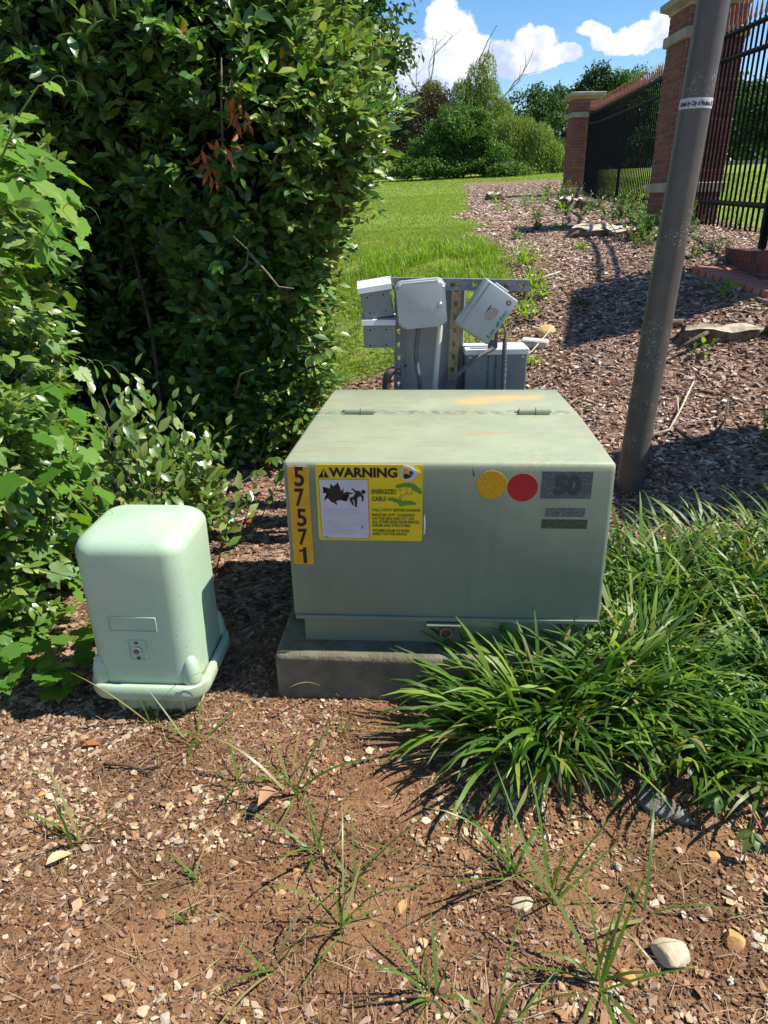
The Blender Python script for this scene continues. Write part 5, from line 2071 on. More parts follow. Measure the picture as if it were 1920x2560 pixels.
def liriope():
    def clump(cx, cy, n, r, L0, L1, spread=1.0):
        rr = r * np.sqrt(RG.random(n))
        a = RG.uniform(0, 2 * math.pi, n)
        b = np.stack([cx + rr * np.cos(a), cy + rr * np.sin(a), np.zeros(n)], 1)
        b[:, 2] = G(b[:, 0], b[:, 1]) - .01
        az = a + RG.normal(0, .5, n)
        inner = rr / r
        elev = np.radians(np.clip(84 - 30 * inner * spread + RG.normal(0, 10, n), 25, 92))
        return blades(b, az, elev, RG.uniform(L0, L1, n), np.radians(RG.uniform(45, 135, n)), RG.uniform(.0105, .0175, n), 7, 1.0, 1.0)
    root = thing('strap_leaf_clump', 'big clump of dark green strap leaves arching over the front of the concrete pad', 'ornamental grass', (.43, 1.58, 0))
    V1, F = clump(.43, 1.60, 390, .15, .22, .42)
    V2, _ = clump(.30, 1.63, 110, .10, .20, .36)
    V = np.concatenate([V1, V2])
    blades_obj(root, V, F, M['liriope'], 260)
    k = 90                                                # withered straps low in the clump
    a = RG.uniform(0, 2 * math.pi, k)
    b = np.stack([.40 + .15 * np.cos(a), 1.60 + .13 * np.sin(a), np.full(k, .0)], 1)
    Vd, Fd = blades(b, a + RG.normal(0, .6, k), np.radians(RG.uniform(5, 45, k)), RG.uniform(.10, .30, k), np.radians(RG.uniform(10, 70, k)), RG.uniform(.004, .009, k), 7, 1.0, 1.0)
    Fa = (Fd[None] + (np.arange(k) * Vd.shape[1])[:, None, None]).reshape(-1, 4)
    put('dead_foliage', raw_mesh('dead_foliage', (Vd - np.array(root.location)).reshape(-1, 3), [Fa], M['pale_dry'], smooth=True), root)['kind'] = 'stuff'
    # the bed to the right of the box
    Vs = []
    rnd = random.Random(3)
    for cy in np.arange(1.46, 2.95, .17):
        for cx in np.arange(.62 + .10 * (cy > 1.72), 2.1, .19):
            x, y = cx + rnd.uniform(-.06, .06), cy + rnd.uniform(-.06, .06)
            if y > 2.36 + .12 * x or (y < 1.6 and x < .75) or (x < .72 and 1.80 < y):
                continue
            Vs.append(clump(x, y, 76, .085, .22, .42 if y > 1.6 else .36)[0])
    for x, y in ((.60, 1.65), (.70, 1.66), (.78, 1.76), (.76, 1.90)):
        Vs.append(clump(x, y, 110, .07, .26, .42)[0])
    V = np.concatenate(Vs)
    bed = blades_obj(None, V, F, M['liriope'], 0, rest='strap_leaf_bed')
    tag(bed, 'dense bed of strap-leaved border grass to the right of the green box', 'ornamental grass', kind='stuff')


liriope()


def weeds():
    spec = [(-.694, 1.66, 5, .28, 'wiry green weed blades in front of the pedestal base'), (-.535, 1.575, 7, .22, 'weed tuft between the pedestal and the concrete pad'),
            (-.24, 1.385, 9, .30, 'tall weed tuft beside the large curled brown leaf'), (-.165, 1.20, 8, .24, 'weed tuft just below the tall one near the middle'),
            (-.085, 1.135, 7, .24, 'splayed weed tuft in the middle of the bare soil'), (-.10, 1.01, 8, .26, 'wide arching weed tuft at the lower middle'),
            (-.745, 1.235, 8, .24, 'upright weed tuft on the soil at the far left'), (-.235, .93, 5, .22, 'thin upright weed at the bottom middle'),
            (.345, 1.07, 9, .30, 'largest weed tuft in the right half of the soil'), (.275, 1.13, 8, .28, 'weed tuft with long blades leaning to the strap leaf clump'),
            (.40, .89, 12, .34, 'dense weed tuft at the bottom right, next to the pale rock'), (.075, .87, 9, .22, 'weed tuft at the bottom edge, right of the middle'),
            (-.13, 1.60, 4, .14, 'tiny weed sprout in front of the concrete pad'), (-.172, 1.80, 5, .22, 'weed growing from the foot of the concrete pad'),
            (-.43, 1.13, 5, .12, 'small weed with three stiff blades left of the middle'), (.545, 1.03, 4, .30, 'single long weed blade above the orange rock'),
            (-.435, 1.03, 5, .10, 'tiny weed sprout in the lower left soil'), (.63, 1.25, 6, .07, 'little weed sprout below the grey bark piece'), (-.40, 1.42, 6, .20, 'weed tuft with drooping blades right of the pedestal'),
            (-.93, 1.12, 6, .26, 'weed tuft cut by the left edge of the picture'), (.20, .80, 8, .24, 'weed tuft at the very bottom, left of the pale rock')]
    for x, y, n, L, lab in spec:
        n = int(n * 1.25)
        root = thing('weed_tuft', 'grassy ' + lab, 'weed', (x, y, g1(x, y)), group='weed tufts on the bare soil')
        b = np.stack([RG.normal(x, .008, n), RG.normal(y, .008, n), np.full(n, g1(x, y) - .008)], 1)
        az = np.arange(n) * 2.4 + RG.normal(0, .4, n) + x * 5
        V, F = blades(b, az, np.radians(RG.uniform(22, 88, n)), L * RG.uniform(.35, 1.15, n), np.radians(np.abs(RG.normal(55, 45, n))), RG.uniform(.0050, .0098, n) * (.6 + L))
        blades_obj(root, V, F, M['weed_blade'], n)


weeds()


# ------------------------------------------------------------------ trees beyond the lawn
def crown_points(ells, n, per, sig, shell=.55):
    """leaf positions in clumps, gathered on lobes that sit on ellipsoids (cx,cy,cz,rx,ry,rz)"""
    lobes = []
    for e in ells:
        e = np.array(e, dtype=float)
        for _ in range(11):
            d = unit(1)[0]
            f = RG.uniform(.24, .46)
            c = e[:3] + d * e[3:] * RG.uniform(.45, .88)
            lobes.append(np.concatenate([c, e[3:] * f * RG.uniform(.8, 1.2, 3)]))
    Lb = np.array(lobes)
    vol = (Lb[:, 3] * Lb[:, 4] * Lb[:, 5]) ** .8
    pick = RG.choice(len(Lb), max(1, n // per), p=vol / vol.sum())
    E_ = Lb[pick]
    d = unit(len(pick))
    d[:, 2] += .18
    d = norm(d)
    r = (shell + (1 - shell) * RG.random(len(pick)))[:, None]
    C = E_[:, :3] + d * r * E_[:, 3:] * (1 + .10 * RG.normal(size=(len(pick), 1)))
    P = np.repeat(C, per, 0) + RG.normal(0, 1, (len(pick) * per, 3)) * sig * np.array([1, 1, .6])
    return P, np.repeat(d, per, 0), C


def limbs(root, base, C, n, r, trunk_top, mat, bare=False):
    o = np.array(root.location)
    b = MB()
    b.tube([(0, 0, -.2), (.03 * r, .0, trunk_top * .5), tuple(np.array(trunk_top * np.array([.03, .02, 1.0])))], [r * 1.25, r, r * .75], 9)
    tr = b.build('trunk', mat, root, smooth=True)
    sel = C[RG.choice(len(C), min(n, len(C)), replace=False)]
    lb = MB()
    for c in sel:
        q = c - o
        s = np.array([0, 0, trunk_top * RG.uniform(.45, 1.0)])
        m = s * .45 + q * .55 + RG.normal(0, .06, 3) * np.linalg.norm(q - s) + np.array([0, 0, .06 * np.linalg.norm(q - s)])
        lb.tube([s, m, q], [r * .5, r * .25, r * .06], 5, cap=False)
    ob = lb.build('limbs', mat, root, smooth=True)
    ob['kind'] = 'stuff'


def tree(name, label, cat, x, y, ells, n, leaf, mat, r=.15, trunk=1.5, per=14, sig=.2, nl=16, tpl=None, shell=.5, group='trees beyond the lawn', droop=0.0, bark='bark'):
    z = g1(x, y)
    root = thing(name, label, cat, (x, y, z), group=group)
    E_ = [(x + e[0], y + e[1], z + e[2], e[3], e[4], e[5]) for e in ells]
    P, D, C = crown_points(E_, n, per, sig, shell)
    ok = P[:, 2] > z + .03
    P, D = P[ok], D[ok]
    k = len(P)
    Y = unit(k) + D * .5 + np.array([0, 0, -droop])
    N = unit(k) * .75 + D * .7 + np.array([0, 0, .55])
    V, F = scatter(tpl or DIAM, P - np.array(root.location), frames(Y, N), RG.uniform(.6, 1.25, k) * leaf)
    put('crown', raw_mesh('crown', V, F, M[mat], smooth=False), root)['kind'] = 'stuff'
    limbs(root, (x, y, z), C, nl, r, trunk, M[bark])
    return root


def willow(name, label, x, y, heads, length, n, leaf, r, trunk, group='willows at the end of the lawn', cat='willow tree'):
    """heads: ellipsoids from whose surface the strands hang"""
    z = g1(x, y)
    root = thing(name, label, cat, (x, y, z), group=group)
    o = np.array(root.location)
    E_ = [(x + e[0], y + e[1], z + e[2], e[3], e[4], e[5]) for e in heads]
    vol = np.array([e[3] * e[4] for e in E_])
    pick = RG.choice(len(E_), n, p=vol / vol.sum())
    A = np.array(E_)[pick]
    d = unit(n)
    d[:, 2] = np.abs(d[:, 2]) * .9
    S0 = A[:, :3] + d * A[:, 3:] * RG.uniform(.55, 1.0, (n, 1))
    L = length * RG.uniform(.35, 1.1, n)
    L = np.minimum(L, S0[:, 2] - z - .1)
    k = 16
    T, Y = [], []
    for i in range(k):
        t = (i + RG.random(n)) / k
        drift = d[:, :2] * (.22 * L * np.sqrt(t))[:, None]
        T.append(np.stack([S0[:, 0] + drift[:, 0], S0[:, 1] + drift[:, 1], S0[:, 2] - L * t ** 1.15], 1) + RG.normal(0, .025, (n, 3)))
        Y.append(np.stack([RG.normal(0, .5, n), RG.normal(0, .5, n), np.full(n, -1.0)], 1))
    T, Y = np.concatenate(T), np.concatenate(Y)
    N = unit(len(T)) + np.array([.2, -.4, .3])
    V, F = scatter((DIAM[0] * np.array([.55, 1, 1]), DIAM[1]), T - o, frames(Y, N), RG.uniform(.7, 1.3, len(T)) * leaf)
    put('crown', raw_mesh('crown', V, F, M['willow_leaf']), root)['kind'] = 'stuff'
    limbs(root, (x, y, z), S0, 14, r, trunk, M['bark'])
    return root


def bare_branches(root, starts):
    o = np.array(root.location)
    b = MB()
    rnd = random.Random(12)

    def grow(p, d, L, r, depth):
        pts = [p]
        q, dd = p.copy(), d.copy()
        for _ in range(4):
            dd = norm(dd + np.array([rnd.gauss(0, .13), rnd.gauss(0, .13), rnd.gauss(.05, .1)]))
            q = q + dd * L / 4
            pts.append(q)
        b.tube(pts, np.linspace(r, r * .45, 5), 5, cap=False)
        if depth:
            for f in (2, 3, 4):
                e = norm(dd + np.array([rnd.gauss(0, .55), rnd.gauss(0, .3), rnd.gauss(.1, .35)]))
                grow(pts[f], e, L * rnd.uniform(.45, .7), r * .5, depth - 1)
    for p, d, L, r, dep in starts:
        grow(np.array(p, dtype=float) - o, norm(np.array(d, dtype=float)), L, r, dep)
    b.build('bare_branch', M['dead_wood'], root, smooth=True)


def backdrop_growth():
    tree('broadleaf_tree', 'dark broadleaf tree rising behind the right end of the tall hedge', 'tree', -2.0, 15.5,
         [(.45, 0, 4.4, 1.9, 1.8, 1.9), (1.15, -.3, 3.0, 1.45, 1.3, 1.1), (1.35, -.2, 2.0, 1.15, 1.2, .9), (0, 0, 6.0, 1.5, 1.4, 1.2)], 30000, .15, 'tree_leaf', .17, 2.6, 20, .15, 22, LEAF_S)
    tree('round_bush', 'wide round dark green bush at the end of the lawn', 'bush', 2.9, 29.5,
         [(.25, 0, 1.15, 1.35, 1.2, 1.15), (-1.05, -.2, .62, 1.05, 1.0, .62), (1.35, -.2, .68, 1.0, 1.0, .72), (-2.1, 0, .34, .9, .8, .42), (.9, -.6, .25, 1.6, .8, .35), (-.9, -.7, .25, 1.6, .8, .35), (.9, -.2, 1.5, .6, .6, .45)], 42000, .10, 'bush_leaf', .08, .8, 18, .10, 18, group='bushes at the end of the lawn')
    willow('willow_shrub', 'low feathery willow with pale drooping strands, left of the far brick pillar', 5.6, 30.5,
           [(-.65, 0, 1.75, .5, .7, .45), (-.05, .1, 1.75, .45, .6, .42), (.5, 0, 1.5, .5, .7, .4), (-1.2, .2, 1.3, .5, .6, .4), (1.0, 0, 1.0, .45, .6, .35), (1.4, -.2, .55, .35, .5, .25)], 1.5, 1500, .11, .05, 1.0)
    w = willow('weeping_willow', 'tall weeping willow with a thin swaying top, behind the round bush', 4.35, 36,
               [(.45, 0, 4.6, .26, .3, .36), (.05, 0, 4.15, .34, .4, .4), (-.55, 0, 3.5, .42, .5, .45), (.55, 0, 3.5, .45, .5, .5), (-1.25, 0, 2.7, .45, .5, .45), (1.15, 0, 2.7, .45, .5, .45), (-.1, 0, 2.9, .6, .6, .5)], 2.0, 1250, .11, .13, 3.4)
    z = w.location.z
    bare_branches(w, [((5.0, 36, z + 2.5), (1.0, 0, .62), 1.6, .05, 2), ((4.3, 36, z + 2.6), (.15, 0, 1), 2.0, .05, 1)])
    w2 = willow('weeping_willow', 'thin willow with bare dead tips against the cloud, behind the brown-leaved tree', 2.35, 38,
                [(.2, 0, 3.7, .42, .5, .5), (-.4, 0, 3.1, .45, .5, .5)], 1.5, 330, .12, .10, 3.0)
    z = w2.location.z
    bare_branches(w2, [((2.4, 38, z + 2.7), (-.36, 0, 1), 2.3, .045, 2), ((2.45, 38, z + 3.0), (.13, 0, 1), 2.0, .04, 2)])
    tree('brown_leaved_tree', 'small tree with dull brown withered leaves, left behind the round bush', 'tree', 1.9, 34,
         [(0, 0, 2.6, 1.2, 1.0, 1.0), (-1.2, 0, 2.4, .95, .8, 1.0), (1.2, 0, 2.1, 1.0, .8, .9), (-.2, 0, 1.2, 2.0, 1.0, .9), (-2.2, 0, 1.8, .9, .8, 1.0)], 15000, .13, 'dry_tree_leaf', .10, 1.4, 14, .16, 26, LEAF_S)
    far = [('broadleaf_tree', 'dark leafy tree just left of the far brick pillar, seen above the low willow', 8.2, 45, [(0, 0, 3.0, 1.3, 1.2, 1.25), (-1.3, 0, 2.6, 1.0, 1.0, 1.2), (1.4, 0, 2.8, 1.2, 1.2, 1.4), (0, 0, 1.2, 2.7, 1.5, 1.2)], 'tree_leaf', 20000, .17),
           ('pine_tree', 'dark pine with a rounded top, left of the tallest pine and above the far pillar', 11.0, 52, [(0, 0, 4.3, .9, .9, 1.1), (.5, 0, 3.2, 1.4, 1.2, 1.1), (-.4, 0, 1.9, 1.8, 1.4, 1.2)], 'pine_leaf', 15000, .19),
           ('pine_tree', 'tallest pine, its two-lobed top standing above the black fence', 15.0, 56, [(-.1, 0, 6.0, 1.0, 1.0, 1.0), (.2, 0, 5.2, 1.3, 1.2, .9), (.9, 0, 4.9, 1.5, 1.2, 1.1), (-.9, 0, 4.3, 1.8, 1.4, 1.3), (0, 0, 3.2, 2.4, 1.6, 1.5), (0, 0, 1.6, 2.6, 1.6, 1.5)], 'pine_leaf', 26000, .20),
           ('broadleaf_tree', 'olive green tree behind the fence between the tallest pine and the near pillar', 17.8, 55, [(0, 0, 5.2, 1.7, 1.4, 1.3), (-1.2, 0, 4.8, 1.6, 1.3, 1.4), (1.5, 0, 4.9, 1.6, 1.3, 1.3), (0, 0, 3.4, 3.0, 1.8, 1.7), (0, 0, 1.6, 3.0, 1.8, 1.5)], 'bush_leaf', 25000, .20),
           ('broadleaf_tree', 'dark tree seen only through the bars of the long fence', 14.0, 46, [(0, 0, 2.4, 2.4, 1.8, 1.7), (1.5, 0, 1.6, 2.2, 1.6, 1.4)], 'tree_leaf', 12000, .2),
           ('broadleaf_tree', 'dark tree filling the gap behind the near brick pillar', 17.0, 42, [(0, 0, 2.8, 2.2, 1.8, 1.6), (1.8, 0, 2.2, 2.0, 1.6, 1.5), (-1.6, 0, 1.6, 2.0, 1.6, 1.3)], 'tree_leaf', 15000, .2),
           ('broadleaf_tree', 'dark green tree at the right edge, behind the short fence run', 19.6, 38, [(0, 0, 2.9, 1.8, 1.6, 1.5), (-1.2, 0, 1.6, 1.7, 1.5, 1.3), (1.6, 0, 2.6, 1.9, 1.6, 1.7)], 'tree_leaf', 18000, .17)]
    for nm, lab, x, y, e, mt, n, lf in far:
        tree(nm, lab, 'pine tree' if nm[0] == 'p' else 'tree', x, y, e, n, lf, mt, .18, 1.8, 16, .2, 14, group='trees behind the fence')
    # a wood closes the view further off
    P = []
    for i in range(60):
        x = -60 + i * 2.6 + RG.normal(0, .7)
        y = 74 + RG.normal(0, 5)
        h = RG.uniform(2.6, 4.2) if x < 24 else RG.uniform(5, 8)
        z = g1(x, y)
        p, d, c = crown_points([(x, y, z + h * .55, 2.4, 2, h * .45), (x + 1, y, z + h * .25, 2.6, 2, h * .3)], 1500, 12, .5, .5)
        P.append((p, d))
    p = np.concatenate([q[0] for q in P])
    d = np.concatenate([q[1] for q in P])
    V, F = scatter(DIAM, p, frames(unit(len(p)) + d * .4, unit(len(p)) * .7 + d * .7 + np.array([0, 0, .5])), RG.uniform(.4, .8, len(p)))
    wd = put('distant_wood', raw_mesh('distant_wood', V, F, M['tree_leaf']))
    tag(wd, 'distant line of dark woodland beyond the lawns', 'woodland', kind='stuff')


backdrop_growth()


# ------------------------------------------------------------------ lawn blades
def grass_cover():
    def tuft_tpl():
        V, F = [], []
        return V, F
    B3 = (np.array([(-.5, 0, 0), (.5, 0, 0), (-.36, .55, .0), (.36, .55, .0), (0, 1, -.22)], dtype=float), [np.array([(0, 1, 3, 2)]), np.array([(2, 3, 4)])])

    def sow(n, x0, x1, y0, y1, h0, h1, w, mask, mat, name, lab, lean=.45):
        x, y = RG.uniform(x0, x1, n), RG.uniform(y0, y1, n)
        m = mask(x, y) * (.35 + .65 * (fbm(x * 4, y * 4, 61) > .36))
        ok = RG.random(n) < m
        x, y = x[ok], y[ok]
        k = len(x)
        T = np.stack([x, y, G(x, y) - .004], 1)
        az = RG.uniform(0, 2 * math.pi, k)
        ln = np.abs(RG.normal(0, lean, k))
        Y = np.stack([np.sin(ln) * np.cos(az), np.sin(ln) * np.sin(az), np.cos(ln)], 1)
        N = np.stack([np.cos(az) * np.cos(ln) + RG.normal(0, .3, k), np.sin(az) * np.cos(ln) + RG.normal(0, .3, k), -np.sin(ln)], 1)
        h = RG.uniform(h0, h1, k)
        ww = np.broadcast_to(w(y) if callable(w) else w, (k,))
        V, F = scatter(B3, T, frames(Y, -N), np.stack([ww, h, h], 1))
        o = put(name, raw_mesh(name, V, F, M[mat]))
        tag(o, lab, 'grass', kind='stuff')
    sow(150000, -1.4, 2.2, 4.35, 8.2, .018, .05, .0055, lawn_mask, 'lawn_blade', 'lawn_grass', 'short mown lawn grass behind the utility rack', .6)
    sow(110000, -3.5, 3.2, 8.0, 18, .02, .045, lambda y: .007 + .0009 * (y - 8), lawn_mask, 'lawn_blade', 'lawn_grass', 'mown lawn grass in the middle distance', .6)
    sow(60000, -5, 7, 17, 31, .02, .05, lambda y: .014 + .001 * (y - 17), lawn_mask, 'lawn_blade', 'lawn_grass', 'mown lawn grass towards the far bushes', .6)

    def tall(x, y):
        q = np.exp(-((x - .42) / .62) ** 2 - ((y - 6.0) / .75) ** 2)
        return np.clip(q * 1.3 - .12, 0, 1) * lawn_mask(x, y) * (fbm(x * 3, y * 3, 15) > .38)
    sow(30000, -.9, 1.5, 4.9, 7.6, .06, .15, .006, tall, 'lawn_tall', 'tall_grass', 'taller bright yellow-green grass patch behind the utility rack', .25)
    sow(30000, 2.9, 14, 6.5, 22, .04, .09, lambda y: .009 + .0012 * (y - 6), lambda x, y: np.clip((x - fence_x(y) - .2) / .3, 0, 1), 'lawn_blade', 'lawn_grass', 'mown grass behind the black fence', .6)


grass_cover()


# ------------------------------------------------------------------ litter: bark chips, pebbles, straw
def chip_tpl(v):
    r = np.random.default_rng(v)
    n = 4 + v % 3
    a = np.sort(r.uniform(0, 2 * math.pi, n)) if v % 2 else np.arange(n) / n * 2 * math.pi + r.uniform(-.35, .35, n)
    rad = r.uniform(.75, 1.1, n)
    X, Y = .5 * rad * np.cos(a), .5 * rad * np.sin(a)
    top = [(x * .82, y * .88, .5 + r.uniform(-.2, .2)) for x, y in zip(X, Y)]
    low = [(x, y, -.5) for x, y in zip(X, Y)]
    V = np.array(top + low)
    return V, [np.array([list(range(n))]), np.array([(n + i, n + (i + 1) % n, (i + 1) % n, i) for i in range(n)])]


def stone_tpl(v):
    bm = bmesh.new()
    bmesh.ops.create_icosphere(bm, subdivisions=1, radius=.5)
    r = random.Random(v)
    for q in bm.verts:
        q.co *= r.uniform(.55, 1.30)
        q.co.z *= .5
    pl = [norm(np.array([r.gauss(0, 1), r.gauss(0, 1), r.gauss(0, .6)])) for _ in range(4)]
    for q in bm.verts:
        p = np.array(q.co)
        for d in pl:
            e = p @ d - .26
            if e > 0:
                p = p - d * e
        q.co = p
    V = np.array([q.co[:] for q in bm.verts])
    F = np.array([[q.index for q in f.verts] for f in bm.faces])
    bm.free()
    return V, [F]


def litter():
    chips = [chip_tpl(i) for i in range(10)]
    stones = [stone_tpl(i) for i in range(12)]

    def lay(n, xr, yr, dens, l0, l1, asp, thick, tpls, mat, name, lab, tilt=.35, lift=.3, cat='ground litter', bias=1.0):
        Pp = []
        x, y = RG.uniform(*xr, n), RG.uniform(*yr, n)
        ok = RG.random(n) < dens(x, y)
        x, y = x[ok], y[ok]
        k = len(x)
        which = RG.integers(0, len(tpls), k)
        for w, tp in enumerate(tpls):
            s = which == w
            m = int(s.sum())
            if not m:
                continue
            L = l0 + (l1 - l0) * RG.random(m) ** bias
            W = L * RG.uniform(*asp, m)
            H = np.minimum(W, L) * thick * RG.uniform(.6, 1.3, m)
            a = RG.uniform(0, 2 * math.pi, m)
            Y = np.stack([np.cos(a), np.sin(a), RG.normal(0, tilt * .6, m)], 1)
            N = np.stack([RG.normal(0, tilt, m), RG.normal(0, tilt, m), np.ones(m)], 1)
            T = np.stack([x[s], y[s], G(x[s], y[s]) + H * lift + .002], 1)
            Pp.append(scatter(tp, T, frames(Y, N), np.stack([W, L, H], 1)))
        V, F = join_scatter(Pp)
        o = put(name, raw_mesh(name, V, F, M[mat]))
        tag(o, lab, cat, kind='stuff')

    def not_lawn(x, y):
        return 1 - lawn_mask(x, y)

    def off_box(x, y):
        return 1 - ((x > -.36) & (x < .72) & (y > 1.78) & (y < 2.7)) * 1.0
    # shredded bark close by
    lay(17000, (-1.5, 1.4), (1.45, 3.4), lambda x, y: mulch_mask(x, y) * off_box(x, y), .012, .05, (.28, .7), .22, chips, 'mulch_chip', 'bark_mulch', 'brown bark mulch around the box and the pedestal', .4, bias=1.5)
    lay(12000, (-1.5, 1.5), (3.0, 5.2), lambda x, y: not_lawn(x, y) * (x < .8), .015, .055, (.28, .7), .22, chips, 'mulch_chip', 'bark_mulch', 'brown bark mulch along the foot of the hedge and behind the box', .4, bias=1.5)
    lay(60000, (.55, 4.2), (2.55, 7.4), lambda x, y: not_lawn(x, y) * (x < fence_x(y) + .5), .012, .066, (.22, .55), .2, chips, 'bank_chip', 'bark_chips', 'pinkish bark chips covering the bank below the fence', .5, bias=1.9)
    lay(30000, (.8, 5.4), (7.2, 22), lambda x, y: not_lawn(x, y) * (x < fence_x(y) + .4) * np.clip(1.35 - (y - 7) / 16, .25, 1), .03, .10, (.22, .6), .2, chips, 'bank_chip', 'bark_chips', 'bark chips on the bed beside the far fence run', .4, bias=1.4)
    # bare soil in front: crumbs, pebbles, bark bits, straw
    front = lambda x, y: np.clip(.35 + .9 * (fbm(x * 3, y * 3, 90) - .3), .05, 1) * off_box(x, y)
    lay(46000, (-1.3, 1.4), (.72, 2.0), lambda x, y: (.45 + .55 * np.clip((y - 1.15) / .5, 0, 1)) * off_box(x, y) * np.clip(.45 + 3.4 * (fbm(x * 2.5, y * 2.5, 71) - .5), .06, 1), .007, .034, (.2, .6), .2, chips, 'mulch_chip', 'bark_bits', 'small bark bits scattered over the bare soil', .4, bias=1.8)
    lay(13000, (-1.3, 1.4), (.70, 1.80), lambda x, y: np.clip(.42 + 5.5 * (fbm(x * 3.0, y * 3.0, 52) - .5), .04, 1), .007, .022, (.5, 1.0), .6, stones, 'pebble', 'pea_gravel', 'tan pea gravel scattered over the bare soil', .4, .15, bias=1.5)
    lay(3300, (-1.2, 1.3), (.70, 1.66), lambda x, y: np.clip(.34 + 5 * (fbm(x * 3.0, y * 3.0, 52) - .5), .04, 1), .018, .036, (.5, .95), .5, stones, 'pebble', 'pea_gravel', 'larger tan pebbles lying on the bare soil', .4, .15)
    lay(34000, (-1.3, 1.4), (.70, 1.95), lambda x, y: off_box(x, y) * np.clip(.6 + 2 * (fbm(x * 5, y * 5, 18) - .5), .1, 1), .003, .011, (.55, 1.0), .7, chips, 'soil_crumb', 'soil_crumbs', 'reddish soil crumbs', .5, .15, bias=1.6)
    # straw and needles
    n = 11000
    x, y = RG.uniform(-1.4, 1.4, n), RG.uniform(.7, 2.2, n)
    ok = RG.random(n) < np.clip(.3 + 1.6 * (fbm(x * 2.2, y * 2.2, 33) - .3), .1, 1) * off_box(x, y)
    x, y = x[ok], y[ok]
    k = len(x)
    b = np.stack([x, y, G(x, y) + RG.uniform(.002, .010, k)], 1)
    V, F = blades(b, RG.uniform(0, 6.3, k), np.radians(RG.uniform(-4, 14, k)), RG.uniform(.02, .09, k), np.radians(RG.uniform(-10, 30, k)), RG.uniform(.0009, .0022, k), 3)
    Fa = (F[None] + (np.arange(k) * V.shape[1])[:, None, None]).reshape(-1, 4)
    tag(put('dry_straw', raw_mesh('dry_straw', V.reshape(-1, 3), [Fa], M['straw'])), 'dry grass stalks and needles on the soil', 'ground litter', kind='stuff')
    n = 1500
    x, y = RG.uniform(.4, 3.6, n), RG.uniform(2.5, 8, n)
    ok = RG.random(n) < not_lawn(x, y)
    x, y = x[ok], y[ok]
    k = len(x)
    b = np.stack([x, y, G(x, y) + RG.uniform(.006, .025, k)], 1)
    V, F = blades(b, RG.uniform(0, 6.3, k), np.radians(RG.uniform(-4, 16, k)), RG.uniform(.06, .24, k), np.radians(RG.uniform(-10, 30, k)), RG.uniform(.002, .005, k), 3)
    Fa = (F[None] + (np.arange(k) * V.shape[1])[:, None, None]).reshape(-1, 4)
    tag(put('dry_straw', raw_mesh('dry_straw', V.reshape(-1, 3), [Fa], M['straw'])), 'dry stalks lying among the bark chips of the bank', 'ground litter', kind='stuff')


M['soil_crumb'] = chip_mat('soil_crumb', [(.20, .10, .05), (.28, .145, .075), (.13, .068, .036), (.36, .22, .125), (.085, .046, .03)], .95, .1)
litter()


# ------------------------------------------------------------------ single finds on the ground
def rock(label, x, y, sx, sy, sz, mat, seed, rz=0, name='rock', lift=.25, group=None):
    bm = bmesh.new()
    bmesh.ops.create_icosphere(bm, subdivisions=3, radius=1)
    r = random.Random(seed)
    planes = [norm(np.array([r.gauss(0, 1), r.gauss(0, 1), r.gauss(.3, .6)])) for _ in range(8)]
    for v in bm.verts:
        p = np.array(v.co)
        for q in planes:
            e = p @ q - .60
            if e > 0:
                p = p - q * e * .9
        p = p * (1 + .05 * (float(fbm(p[0] * 4 + seed, p[1] * 4 + p[2] * 3, seed)) - .5))
        v.co = (p[0] * sx, p[1] * sy, p[2] * sz)
    o = bm_obj(name, bm, M[mat], None, (x, y, g1(x, y) + sz * lift), (0, 0, rz), auto=28)
    return tag(o, label, 'rock', group)


rock('largest pale tan rock, at the bottom right of the soil', .560, .935, .050, .040, .024, 'stone_tan', 3, .2)
rock('orange rock above and right of the largest pale rock', .690, .965, .030, .024, .022, 'stone_orange', 5, .5)
rock('small orange rock, right of the dense weed tuft', .735, 1.165, .020, .019, .016, 'stone_orange', 8, .9)
rock('brownish orange stone half under the weeds, left of the largest pale rock', .455, .90, .026, .022, .018, 'stone_orange', 12, .1)
rock('flat pale stone under the biggest weed tuft', .285, 1.055, .030, .024, .011, 'stone_tan', 14, .8)
rock('small tan rock beside the weed tuft in the middle of the soil', .02, 1.06, .019, .015, .013, 'stone_orange', 16, .8)
rock('small round orange-brown pebble beside a weed tuft, left of the middle', -.215, 1.15, .014, .012, .011, 'stone_orange', 18, .2)
rock('round cream stone on the mulch right of the green bottle cap', -.78, 3.28, .026, .022, .018, 'stone_tan', 22, .3)
rock('yellow rock beside the utility rack, at the lawn edge', 1.075, 4.68, .085, .05, .05, 'stone_yellow', 25, .1)
rock('small orange stone on the bark at the left of the soil', -.90, 1.40, .016, .013, .010, 'stone_orange', 28, .7)

b = MB().box((0, 0, .02), (.17, .07, .06), bev=.008)
o = b.build('concrete_block', M['concrete_scrap'], None, (.985, 4.60, g1(.985, 4.6) - .01), (.1, .05, -.35))
tag(o, 'broken white concrete block at the lawn edge, beside the yellow rock', 'block')


